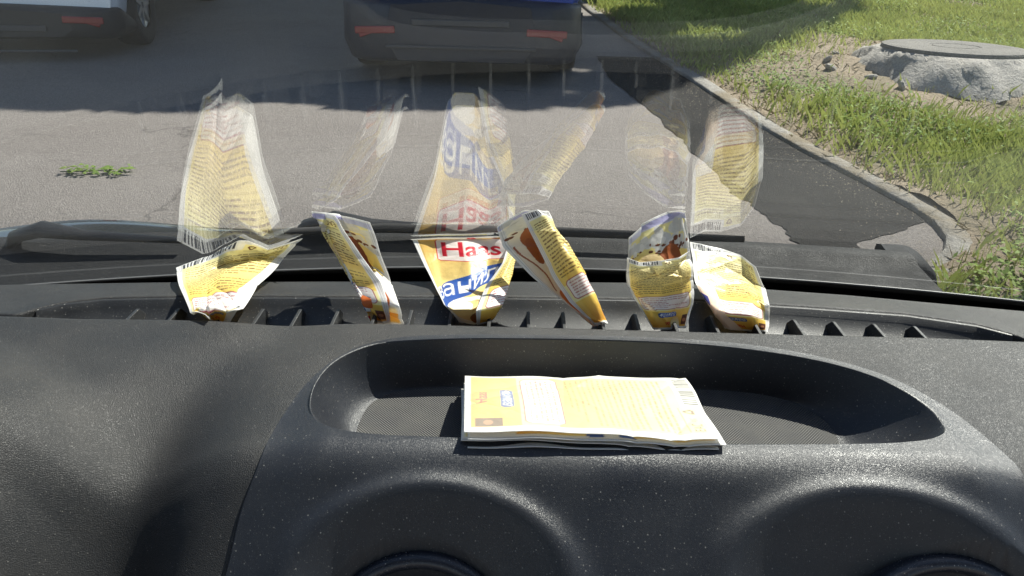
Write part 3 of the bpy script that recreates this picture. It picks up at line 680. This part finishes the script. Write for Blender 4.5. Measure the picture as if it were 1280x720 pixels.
PW = walls[-1][0]; fl = []
for s_ in (.85, .6, .3, .02): fl.append((cen+(PW-cen)*s_, HP-.029+0*TR[:, 0]))
allr = seamdrop+ringsP+walls
V = np.stack([np.concatenate([P, (h+Z0)[:, None]], 1) for P, h in allr])
link('centre_pod', mesh_np('pod', V, grid_faces(len(allr), 480, True)[:, ::-1]), POD, dash, True)
def mat_floor():
    M, t, b = new_mat('tray_mesh_mat'); tc = nd(t, 'ShaderNodeTexCoord'); sep = nd(t, 'ShaderNodeSeparateXYZ'); t.links.new(tc.outputs['Object'], sep.inputs[0])
    k = 2*math.pi/.0017
    sx = mathn(t, 'SINE', mathn(t, 'MULTIPLY', sep.outputs[0], k)); sy = mathn(t, 'SINE', mathn(t, 'MULTIPLY', sep.outputs[1], k))
    g = mathn(t, 'MULTIPLY', sx, sy); v = coords(t)
    c = mixc(t, ramp(t, g, [(.25, 0.), (.8, 1.)]), (.035, .035, .036), (.19, .185, .175))
    c = mixc(t, mathn(t, 'MULTIPLY', ramp(t, noise(t, v, 60, 5, .7), [(.4, 0.), (.8, 1.)]), .5), c, (.12, .115, .10))
    t.links.new(c, b.inputs['Base Color']); b.inputs['Roughness'].default_value = .55; bump(t, b, g, .8, .0006); return M
V = np.stack([np.concatenate([P, (h+Z0)[:, None]], 1) for P, h in [walls[-1]]+fl])
link('tray_floor', mesh_np('tray_floor', V, grid_faces(5, 480, True)[:, ::-1]), mat_floor(), dash, True)

# round air vents under the scooped recesses
for cx, cy, hz, R_ in RINGS:
    V = []; prof = [(R_+.006, -.012), (R_+.0045, -.001), (R_+.003, .0020), (R_+.0005, .0032), (R_-.002, .0022), (R_-.004, -.002), (R_-.007, -.03)]
    M_ = Matrix.Rotation(TL, 3, 'X')
    for r_, z_ in prof:
        for q in range(96):
            v_ = M_ @ Vector((r_*math.cos(q*math.pi/48), r_*math.sin(q*math.pi/48), z_)); V.append((cx+v_.x, cy-.004+v_.y, hz+v_.z))
    av = link('air_vent', mesh_np('air_vent', V, grid_faces(len(prof), 96, True)[:, ::-1]), CHROME_BLK, dash, True)
    b = MB(); v_ = M_ @ Vector((0, 0, -.02)); Vv = [(cx+(M_ @ Vector((R_*math.cos(q*math.pi/24), R_*math.sin(q*math.pi/24), -.022))).x, cy-.004+(M_ @ Vector((R_*math.cos(q*math.pi/24), R_*math.sin(q*math.pi/24), -.022))).y, hz+(M_ @ Vector((R_*math.cos(q*math.pi/24), R_*math.sin(q*math.pi/24), -.022))).z) for q in range(48)]
    b.add(Vv, [tuple(range(48))]); b.build('vent_cavity', DEEP, av)

# ================================================================== SACHETS
RS = 1.5; CW, CH = 150, 208                                             # printed sheet, about 0.6 mm per cell
_tc = {}
def text_tris(s, shear=0, off_=0):
    key = (s, shear, off_)
    if key in _tc: return _tc[key]
    cu = bpy.data.curves.new('t', 'FONT'); cu.body = s; cu.shear = shear; cu.offset = off_; cu.size = 1
    o = bpy.data.objects.new('t', cu); COL.objects.link(o); bpy.context.view_layer.update()
    me = o.evaluated_get(bpy.context.evaluated_depsgraph_get()).to_mesh(); me.calc_loop_triangles()
    V = np.array([v.co[:2] for v in me.vertices]); T_ = np.array([t.vertices[:] for t in me.loop_triangles])
    bpy.data.objects.remove(o); bpy.data.curves.remove(cu)
    if len(V) == 0: V = np.zeros((3, 2)); T_ = np.array([[0, 1, 2]])
    V = (V-V.min(0))/max(1e-6, (V.max(0)-V.min(0))[1]); _tc[key] = (V, T_); return _tc[key]
class Art:
    def __init__(s, col): s.a = np.ones((int(CH*RS), int(CW*RS), 3))*np.array(col); s.j, s.i = np.meshgrid((np.arange(int(CW*RS))+.5)/RS, (np.arange(int(CH*RS))+.5)/RS)
    def rect(s, x0, y0, x1, y1, c, al=1): k = (s.j >= x0) & (s.j < x1) & (s.i >= y0) & (s.i < y1); s.a[k] = s.a[k]*(1-al)+np.array(c)*al
    def ell(s, cx, cy, rx, ry, c, al=1): k = ((s.j-cx)/rx)**2+((s.i-cy)/ry)**2 < 1; s.a[k] = s.a[k]*(1-al)+np.array(c)*al
    def rrect(s, x0, y0, x1, y1, r, c, line=None):
        dx = np.maximum(np.maximum(x0+r-s.j, s.j-(x1-r)), 0); dy = np.maximum(np.maximum(y0+r-s.i, s.i-(y1-r)), 0); d = np.hypot(dx, dy)-r
        d = np.where((s.j > x0) & (s.j < x1) & (s.i > y0) & (s.i < y1), d, 9)
        if c is not None: s.a[d < 0] = c
        if line is not None:
            e = np.minimum.reduce([s.j-x0, x1-s.j, s.i-y0, y1-s.i]); s.a[(d < 0) & ((d > -1.4) | (e < 1.4))] = line
    def grad(s, x0, y0, x1, y1, c0, c1):
        k = (s.j >= x0) & (s.j < x1) & (s.i >= y0) & (s.i < y1); t = ((s.i-y0)/(y1-y0))[..., None]; g = np.array(c0)*(1-t)+np.array(c1)*t; s.a[k] = g[k]
    def text(s, st, cx, cy, hgt, c, rot=0, shear=0, off_=0, sx=1, al=1):
        V, T_ = text_tris(st, shear, off_); V = (V-[(V[:, 0].max())/2, .5])*hgt*[sx, 1]; V = V*[1, -1]
        ca, sa = math.cos(rot), math.sin(rot); V = V @ np.array([[ca, sa], [-sa, ca]])+[cx, cy]
        SS = 3; nh, nw = int(CH*RS), int(CW*RS); cov = np.zeros((nh*SS, nw*SS), bool)
        for t in T_:
            p = V[t]*SS*RS; x0, y0 = np.floor(p.min(0)).astype(int); x1, y1 = np.ceil(p.max(0)).astype(int)+1
            x0, y0 = max(x0, 0), max(y0, 0); x1, y1 = min(x1, nw*SS), min(y1, nh*SS)
            if x1 <= x0 or y1 <= y0: continue
            xx, yy = np.meshgrid(np.arange(x0, x1)+.5, np.arange(y0, y1)+.5)
            def ed(a, b): return (b[0]-a[0])*(yy-a[1])-(b[1]-a[1])*(xx-a[0])
            e0, e1, e2 = ed(p[0], p[1]), ed(p[1], p[2]), ed(p[2], p[0])
            cov[y0:y1, x0:x1] |= ((e0 >= 0) & (e1 >= 0) & (e2 >= 0)) | ((e0 <= 0) & (e1 <= 0) & (e2 <= 0))
        m_ = cov.reshape(nh, SS, nw, SS).mean((1, 3))[..., None]*al; s.a = s.a*(1-m_)+np.array(c)*m_
YEL = (.87, .64, .14); PALE = (.88, .81, .42); ORG = (.80, .40, .06); BRN = (.16, .07, .025); RED = (.62, .02, .035); BLU = (.03, .10, .38); WHI = (.82, .81, .78)
def lines(A, x0, x1, y0, y1, step, c, words=True, seed=0):
    r = np.random.default_rng(seed); y = y0
    while y < y1:
        x = x0
        end = x1 if r.random() > .25 else x0+(x1-x0)*r.uniform(.5, .95)
        while x < end:
            l = r.integers(3, 11); A.rect(x, y, min(x+l, end), y+1.9, c, .6+.3*r.random()); x += l+1.3
        y += step
def back_art(seed=0, ink=1., box=(.80, .62, .50)):
    """back of the sachet as seen with the barcode end up: the writing stands on its head"""
    A = Art(WHI); A.rect(9, 5, CW-9, CH-5, PALE); A.grad(9, 30, CW-9, 130, PALE, YEL); A.rect(0, 0, CW, 7, WHI)
    A.rect(0, 0, 78, 20, WHI); r = np.random.default_rng(7); x = 8
    while x < 72: wv = r.choice([1, 1, 2, 3]); A.rect(x, 3, x+wv, 16, (.05, .05, .06)); x += wv+r.choice([1, 2, 2])
    # folding mark and conformity mark
    for a in range(3):
        q = a*2.094+math.pi/2; p0 = (88+6*math.cos(q), 15+6*math.sin(q)); p1 = (88+6*math.cos(q+2.094), 15+6*math.sin(q+2.094))
        for t in np.linspace(.12, .88, 20): A.ell(p0[0]+(p1[0]-p0[0])*t, p0[1]+(p1[1]-p0[1])*t, 1.1, 1.1, BRN)
    A.text('EAC', 128, 15, 9, BRN, rot=math.pi, sx=.8, off_=.01); A.text('4%', 108, 15, 6, (.5, .35, .1), rot=math.pi)
    A.rect(80, 23, CW-12, 24, BRN, .6)
    lines(A, 14, CW-14, 30, 118, 5.0, tuple(np.array(BRN)*ink+np.array(YEL)*(1-ink)), seed=seed)
    A.rrect(14, 124, CW-14, 158, 7, (.84, .80, .76), (.42, .10, .12)); lines(A, 20, CW-22, 129, 154, 4.4, (.45, .16, .16), seed=seed+1)
    A.grad(9, 161, CW-9, CH-6, YEL, ORG)
    A.rrect(50, 165, 102, 177, 5, BLU); A.text('ваниль', 76, 171, 8, WHI, rot=math.pi, shear=.3)
    A.rect(CW-26, 176, CW-10, 199, (.13, .05, .03)); A.ell(CW-18, 188, 5, 4, (.45, .2, .1))
    A.text('Haas', 75, 193, 10, RED, rot=math.pi, off_=.02); return A.a
def logo_art():
    A = Art(WHI); A.grad(8, 8, CW-8, 120, (.80, .50, .13), (.84, .68, .27)); A.grad(8, 120, CW-8, 168, (.84, .68, .27), ORG)
    A.ell(75, 172, 62, 40, (.82, .78, .68)); A.ell(75, 168, 50, 28, (.80, .60, .25)); A.ell(92, 188, 24, 15, (.25, .10, .03)); A.ell(50, 150, 30, 12, (.85, .82, .75))
    for q in range(6): A.ell(85+4*math.cos(q*1.05), 7+5*math.sin(q*1.05), 2.6, 3.2, RED)
    A.ell(85, 7, 2.4, 3, (.85, .3, .35))
    A.rrect(34, 12, 138, 64, 7, (.86, .78, .74), RED); A.text('Haas', 86, 38, 34, RED, off_=.018, sx=.98)
    pts = np.array([(8, 110), (45, 92), (95, 72), (CW-8, 74)])
    for x in np.arange(8, CW-8, .5):
        y = np.interp(x, [8, 45, 95, CW-8], [128, 102, 80, 72]); A.rect(x, y, x+1, y+38, BLU)
    A.text('ваниль', 78, 108, 24, WHI, rot=-.30, shear=.35, sx=1.05); return A.a
def photo_art(seed=0):
    A = Art(WHI); A.grad(8, 8, CW-8, 90, PALE, YEL); r = np.random.default_rng(seed)
    A.rect(0, 4, CW, 14, (.60, .60, .72)); A.ell(75, 8, 40, 5, (.42, .40, .60))
    for q in range(60):
        x, y = r.uniform(6, CW-6), r.normal(34, 8); A.ell(x, y, r.uniform(5, 12), r.uniform(4, 8), np.array((.74, .72, .68))*r.uniform(.75, 1.1))
    for q in range(26): x, y = r.uniform(8, CW-8), r.normal(46, 5); A.ell(x, y, r.uniform(1, 5), r.uniform(1, 3.5), (.17, .06, .03))
    A.ell(95, 72, 26, 30, (.34, .10, .03)); A.ell(104, 92, 9, 30, (.30, .08, .02)); A.ell(99, 84, 5, 14, (.70, .42, .22)); A.ell(60, 78, 24, 24, (.80, .62, .32))
    A.ell(96, 150, 34, 20, (.62, .16, .04)); A.grad(8, 176, CW-8, CH-8, ORG, PALE); A.rrect(20, 120, 86, 136, 5, BLU); A.text('ваниль', 53, 128, 10, WHI, shear=.3); return A.a
def plain_art():
    A = Art((.80, .79, .76)); A.grad(12, 40, CW-12, CH-30, (.80, .76, .62), (.82, .74, .50)); return A.a
def lobe_art():
    A = Art(WHI); A.grad(6, 10, CW, 200, (.84, .78, .66), (.82, .70, .58)); r = np.random.default_rng(3); A.rect(0, 0, CW, 15, (.50, .48, .68)); A.rect(0, 0, CW, 4, WHI)
    for q in range(70): x, y = r.uniform(0, CW), r.normal(27, 7); A.ell(x, y, r.uniform(5, 12), r.uniform(4, 7), np.array((.78, .76, .72))*r.uniform(.75, 1.08))
    for q in range(30): x, y = r.uniform(0, CW), r.normal(40, 3); A.ell(x, y, r.uniform(1, 5), r.uniform(1, 3), (.17, .06, .03))
    A.ell(40, 58, 20, 22, (.40, .13, .04)); A.ell(28, 76, 7, 20, (.34, .10, .03)); A.ell(44, 72, 5, 12, (.78, .55, .38))
    for y in np.arange(60, 140, .5): A.rect(14+6*math.sin(y/14), y, 16.5+6*math.sin(y/14), y+1, (.35, .12, .06))
    A.ell(30, 165, 26, 26, (.66, .20, .05)); return A.a
def wide_edge(a, k=34):
    a = a.copy(); j, i = np.meshgrid(np.arange(a.shape[1])/RS, np.arange(a.shape[0])/RS); a[(j > CW-6-k*np.clip((i-20)/120, 0, 1))] = (.84, .83, .80); return a
def folded_corner(a):
    a = a.copy(); j, i = np.meshgrid(np.arange(a.shape[1])/RS, np.arange(a.shape[0])/RS); m_ = (i > 96) & (j < 74-(CH-i)*.25); a[m_] = (.84, .66, .52)
    q = m_ & (i < 112+j*.4); a[q] = (.82, .80, .78); a[q & ((j+i/2) % 5 < 1.2)] = (.6, .58, .56); a[m_ & (i > 132) & (i < 156) & (j < 22)] = (.08, .08, .30); return a
ART = {'wide': wide_edge(back_art(1)), 'corner': folded_corner(back_art(9)), 'back': back_art(1), 'back2': back_art(9), 'pale': np.clip(back_art(4, .75)*.68+np.array((.88, .86, .74))*.32, 0, .86), 'logo': logo_art(), 'photo': photo_art(2), 'photo2': lobe_art(), 'logo_squeezed': logo_art()[:, np.minimum((np.arange(int(CW*RS))*1.5).astype(int), int(CW*RS)-1)], 'plain': plain_art()}  # 'pale': back print lightened towards cream, imitating overexposure in the sun

def paper(name):
    M, t, b = new_mat(name); at = nd(t, 'ShaderNodeAttribute'); at.attribute_name = 'print'
    t.links.new(at.outputs['Color'], b.inputs['Base Color']); b.inputs['Roughness'].default_value = .38; b.inputs['Specular IOR Level'].default_value = .4
    v = coords(t); vo = nd(t, 'ShaderNodeTexVoronoi', feature='F2'); vo.inputs['Scale'].default_value = 55; t.links.new(v, vo.inputs['Vector'])
    v1 = nd(t, 'ShaderNodeTexVoronoi', feature='F1'); v1.inputs['Scale'].default_value = 55; t.links.new(v, v1.inputs['Vector'])
    f = mathn(t, 'ADD', mathn(t, 'MULTIPLY', mathn(t, 'SUBTRACT', vo.outputs['Distance'], v1.outputs['Distance']), .7), mathn(t, 'MULTIPLY', noise(t, v, 150, 4, .6), .5)); bump(t, b, f, .5, .0022)
    tl = nd(t, 'ShaderNodeBsdfTranslucent'); t.links.new(at.outputs['Color'], tl.inputs[0]); mx = nd(t, 'ShaderNodeMixShader'); mx.inputs[0].default_value = .38
    t.links.new(b.outputs[0], mx.inputs[1]); t.links.new(tl.outputs[0], mx.inputs[2]); t.links.new(mx.outputs[0], t.nodes['Material Output'].inputs[0]); return M
PAPER = paper('printed_paper')
def resize(P, nv, nu):
    P = np.asarray(P, float); a, b, _ = P.shape
    v = np.linspace(0, a-1, nv); u = np.linspace(0, b-1, nu)
    i = np.minimum(v.astype(int), a-2); j = np.minimum(u.astype(int), b-2); fv = (v-i)[:, None, None]; fu = (u-j)[None, :, None]
    return P[i][:, j]*(1-fv)*(1-fu)+P[i+1][:, j]*fv*(1-fu)+P[i][:, j+1]*(1-fv)*fu+P[i+1][:, j+1]*fv*fu
def blur(P, k, axis):
    for _ in range(k):
        Q = P.copy(); s = [slice(None)]*3; a = s.copy(); b = s.copy(); c = s.copy(); a[axis] = slice(0, -2); b[axis] = slice(1, -1); c[axis] = slice(2, None)
        Q[tuple(b)] = (P[tuple(a)]+2*P[tuple(b)]+P[tuple(c)])/4; P = Q
    return P
def sachet(name, ctrl, plus, minus, label, soft=(60, 40), thick=.0009, crumple=.0006, coarse=False, seed=0, group='opened sachets stuck in the defroster slot'):
    """ctrl[v][u] = world points; v runs from the free end down to the slot, u across"""
    st = 3 if coarse else 1; ap, am = ART[plus][::st, ::st], ART[minus][::st, ::st]
    nv, nu = ap.shape[:2]; kk = (nu/CW)**2
    P = resize(ctrl, nv, nu); P = blur(blur(P, max(1, int(soft[0]*kk)), 0), max(1, int(soft[1]*kk)), 1)
    r = np.random.default_rng(seed); uu, vv = np.meshgrid(np.linspace(0, 1, nu), np.linspace(0, 1, nv))
    N = np.cross(np.gradient(P, axis=1), np.gradient(P, axis=0)); N /= np.maximum(np.linalg.norm(N, axis=-1), 1e-9)[..., None]
    cr = np.zeros_like(uu)
    for q in range(22):                                       # sharp little creases
        a, c = r.random()*6.28, r.random(); s_ = (uu*math.cos(a)+vv*math.sin(a)*1.4); s_ = s_-(math.cos(a)*r.random()+math.sin(a)*1.4*r.random()); cr += np.abs(s_)*r.normal()*.25*np.exp(-(((uu-r.random())**2+(vv-r.random())**2)/.12))
    for q in range(12):                                       # pinched ridges
        a, c0, c1 = r.random()*3.14, r.random(), r.random(); s_ = (uu-c0)*math.cos(a)+(vv-c1)*math.sin(a)*1.4; tt_ = -(uu-c0)*math.sin(a)+(vv-c1)*math.cos(a)*1.4
        cr += .22*r.choice([-1, 1])*np.exp(-np.abs(s_)/.035)*np.exp(-(tt_/.35)**2)
    cr += .15*np.sin(uu*9+vv*7+seed)*np.sin(vv*11-uu*3)
    P = P+N*(cr*crumple*6)[..., None]
    # every point stays inside the glass
    lim = glass_y(P[..., 0], P[..., 2]-Z0)-.0022; P[..., 1] = np.minimum(P[..., 1], lim)
    N = np.cross(np.gradient(P, axis=1), np.gradient(P, axis=0)); N /= np.maximum(np.linalg.norm(N, axis=-1), 1e-9)[..., None]
    edge = np.minimum.reduce([uu, 1-uu, vv*1.4, (1-vv)*1.4]); t = thick*np.clip(.25+edge*9, .25, 1)
    A = P+N*t[..., None]/2; B = P-N*t[..., None]/2; nn = nv*nu; Fa = grid_faces(nv, nu)
    bd = np.r_[np.arange(nu), (np.arange(1, nv))*nu+nu-1, ((nv-1)*nu+np.arange(nu-2, -1, -1)), (np.arange(nv-2, 0, -1))*nu]; b2 = np.roll(bd, -1)
    Fc = np.concatenate([Fa[:, ::-1], Fa+nn, np.stack([bd, b2, b2+nn, bd+nn], 1)])
    me = mesh_np(name, np.concatenate([A.reshape(-1, 3), B.reshape(-1, 3)]), Fc)
    ca = np.concatenate([ap[:, ::-1].reshape(-1, 3), am.reshape(-1, 3)]).copy()
    xx = np.tile(np.arange(nu)*CW/nu, (nv, 1)); xx = np.minimum(xx, CW-1-xx); st_ = ((xx < 8) & (xx % 3 < 1)).reshape(-1); st_ = np.tile(st_, 2); ca[st_] = ca[st_]*.72
    wht = np.array(WHI); em = np.tile((edge.ravel() < .006), 2); ca[em] = wht
    at = me.color_attributes.new('print', 'FLOAT_COLOR', 'POINT'); at.data.foreach_set('color', np.c_[ca, np.ones(len(ca))].astype(np.float32).ravel())
    o = link(name, me, PAPER, None, True); tag(o, label, 'sachet', group); return o
def g(rows_):
    out = []
    for r_ in rows_:
        q = []
        for p_ in r_:
            if len(p_) == 2: q.append(on_glass(*p_))
            else:
                P = ony(*p_)
                if p_[1] < 399:                               # keep it above the pad behind the slot
                    for _ in range(200):
                        if P[2]-Z0 > np.interp(P[1], [.405, .415, .455, .495, .53], [.001, 0, HR, HFE, HFE-.02])+.0035: break
                        P = ony(p_[0], p_[1], P[1]-.001)
                q.append(P)
        out.append(q)
    m_ = max(map(len, out)); assert all(len(x) == m_ for x in out); return np.array(out)

# 1: leftmost, spread open towards the glass
sachet('sachet', g([
    [(219, 333, .497), (262, 315, .515), (304, 299), (342, 303, .522), (379, 298)],
    [(222, 348, .484), (246, 344, .478), (290, 328, .500), (330, 326, .512), (356, 322, .506)],
    [(227, 364, .466), (252, 362, .452), (272, 352, .470), (302, 356, .476), (326, 352, .478)],
    [(238, 386, .446), (252, 388, .440), (268, 386, .442), (284, 390, .436), (302, 384, .442)],
    [(262, 396, .436), (268, 402, .424), (273, 400, .432), (281, 404, .421), (286, 402, .428)]]), 'plain', 'wide',
    'open yellow sachet farthest left in the slot, barcode along its slanting top edge', (14, 4), seed=3, crumple=.0014)
# 2: narrow, curled lengthwise
sachet('sachet', g([
    [(418, 270, .460), (398, 266, .466), (391, 264), (425, 268, .470), (462, 278, .462)],
    [(450, 318, .446), (406, 298, .455), (405, 297, .462), (445, 300, .466), (476, 318, .452)],
    [(476, 352, .434), (430, 342, .441), (430, 342, .447), (468, 338, .450), (489, 356, .440)],
    [(486, 380, .426), (453, 376, .430), (453, 376, .434), (480, 378, .436), (500, 384, .430)],
    [(487, 404, .419), (472, 404, .4205), (465, 404, .424), (490, 404, .424), (506, 404, .423)]]), 'back', 'photo',
    'narrow curled sachet with rows of brown text, second from the left', (16, 5), seed=8, crumple=.0011)
# 3: the one that shows the logo
sachet('sachet', g([
    [(514, 297, .512), (545, 294, .513), (580, 292, .516), (612, 291, .513), (641, 296, .505), (640, 297, .500), (637, 299, .496)],
    [(527, 325, .492), (548, 318, .500), (584, 320, .490), (612, 318, .500), (645, 318, .486), (640, 322, .476), (628, 330, .470)],
    [(541, 352, .472), (553, 352, .476), (588, 354, .464), (610, 348, .476), (641, 342, .462), (628, 346, .452), (608, 356, .448)],
    [(556, 382, .448), (562, 386, .446), (590, 386, .444), (600, 380, .450), (630, 380, .440), (614, 384, .434), (595, 388, .434)],
    [(574, 403, .422), (580, 404, .422), (592, 406, .422), (600, 404, .424), (616, 402, .423), (606, 404, .420), (596, 406, .4195)]]), 'back', 'logo_squeezed',
    'white and orange sachet with red lettering above a blue ribbon, middle of the slot', (26, 10), seed=12, crumple=.0003)
# 4: top curls over to the left
sachet('sachet', g([
    [(652, 268, .462), (672, 262, .460), (684, 266, .464), (655, 262, .472), (622, 284, .478)],
    [(668, 300, .450), (688, 285, .452), (697, 290, .458), (668, 290, .466), (630, 310, .466)],
    [(690, 345, .438), (712, 328, .438), (719, 332, .444), (690, 335, .452), (662, 345, .446)],
    [(712, 378, .428), (733, 366, .430), (737, 368, .433), (715, 372, .438), (702, 376, .433)],
    [(744, 407, .420), (752, 406, .421), (757, 406, .423), (750, 407, .426), (742, 408, .425)]]), 'photo2', 'back2',
    'sachet curling over to the left, chocolate picture inside its fold, right of the logo sachet', (18, 6), seed=21, crumple=.0011)
bpy.data.objects['sachet.003']['label'] = 'sachet curling over to the left, chocolate picture inside its fold, right of the logo sachet'
# 5: broad, open mouth at its top
sachet('sachet', g([
    [(783, 297, .452), (798, 282, .462), (822, 270, .466), (850, 258, .470), (856, 262, .468)],
    [(783, 330, .449), (798, 322, .452), (825, 318, .452), (848, 312, .454), (861, 304, .454)],
    [(786, 356, .440), (800, 352, .436), (828, 350, .436), (850, 346, .442), (865, 340, .446)],
    [(802, 384, .431), (812, 384, .427), (832, 384, .428), (850, 382, .431), (865, 380, .433)],
    [(820, 410, .421), (826, 411, .419), (838, 411, .420), (848, 410, .421), (856, 409, .423)]]), 'plain', 'photo',
    'far layer of an open sachet with whipped cream and chocolate picture at its mouth', (16, 10), seed=31, crumple=.0011)
sachet('sachet', g([
    [(784, 322, .440), (800, 328, .436), (825, 326, .433), (848, 322, .436), (862, 314, .444)],
    [(784, 338, .437), (800, 342, .432), (828, 342, .430), (850, 338, .433), (866, 332, .441)],
    [(786, 356, .433), (800, 360, .428), (828, 360, .428), (850, 356, .430), (868, 350, .437)],
    [(800, 384, .427), (812, 386, .423), (832, 386, .424), (852, 384, .426), (867, 380, .430)],
    [(818, 411, .4205), (826, 412, .418), (838, 412, .419), (848, 411, .420), (857, 410, .4225)]]), 'plain', 'back',
    'x', (12, 8), seed=33, crumple=.0011)
# 6: rightmost
sachet('sachet', g([
    [(862, 303), (880, 307, .500), (902, 312, .500), (926, 319, .495), (945, 334, .480)],
    [(866, 330, .480), (884, 336, .478), (906, 342, .480), (932, 346, .482), (957, 362, .462)],
    [(868, 352, .462), (888, 362, .458), (908, 368, .462), (936, 372, .466), (962, 382, .450)],
    [(880, 374, .444), (896, 388, .440), (912, 392, .446), (938, 394, .446), (963, 402, .438)],
    [(906, 410, .424), (914, 412, .422), (930, 413, .424), (944, 414, .424), (960, 414, .425)]]), 'plain', 'corner',
    'yellow sachet farthest right in the slot, its text side creased towards the tray', (20, 8), seed=41)
# near and far walls of sachet 5 belong to one packet
s5 = bpy.data.objects['sachet.004']; s5b = bpy.data.objects['sachet.005']
s5['label'] = 'broad sachet with its mouth open and cream picture inside, second from the right'
for k_ in ('label', 'category', 'group'):
    if k_ in s5b: del s5b[k_]
s5b.name = 'front_wall'; s5b.parent = s5

# flat stack of sachets in the tray
HF, HB = .0115, -.0125
c00 = onz(580, 541, Z0+HF); c10 = onz(904, 547, Z0+HF); c01 = onz(581, 471, Z0+HB); c11 = onz(857, 474, Z0+HB)
def flat(k, dz, jx, jy, rot, label, art, bend):
    q = np.array([c00, c10, c11, c01]); cc = q.mean(0); M2 = np.array([[math.cos(rot), -math.sin(rot)], [math.sin(rot), math.cos(rot)]])
    q = q.copy(); q[:, :2] = (q[:, :2]-cc[:2]) @ M2.T+cc[:2]+[jx, jy]; q[:, 2] -= dz
    a, b_, c_, d_ = q                                         # near left, near right, far right, far left
    rows_ = []
    for v in np.linspace(0, 1, 5):                            # barcode end (v=0) lies to the right
        near = b_+(a-b_)*v; far = c_+(d_-c_)*v; rr_ = []
        for u in np.linspace(0, 1, 4):
            P = far+(near-far)*u; rr_.append(P+np.array([0, 0, bend*math.sin(v*6+u*4)+.0012*math.sin(u*3.14)]))
        rows_.append(rr_)
    return sachet('sachet', np.array(rows_), 'plain', art, label, (20, 14), .0013, .0007, coarse=k > 0, seed=50, group='sachets stacked flat in the tray')
flat(0, 0, 0, 0, 0, 'topmost flat sachet of the stack in the tray, its printed side up', 'pale', .0006)
flat(1, .0026, .0015, -.0016, .008, 'second sachet from the top of the stack in the tray', 'logo', .0004)
flat(2, .0050, -.0010, -.0008, -.012, 'third sachet from the top of the stack in the tray', 'back2', .0004)
flat(3, .0072, .0014, -.0022, .010, 'fourth sachet of the stack, just above the lowest', 'logo', .0003)
flat(4, .0092, -.0016, .0010, .016, 'lowest sachet of the stack, lying against the front lip of the tray', 'back', .0003)
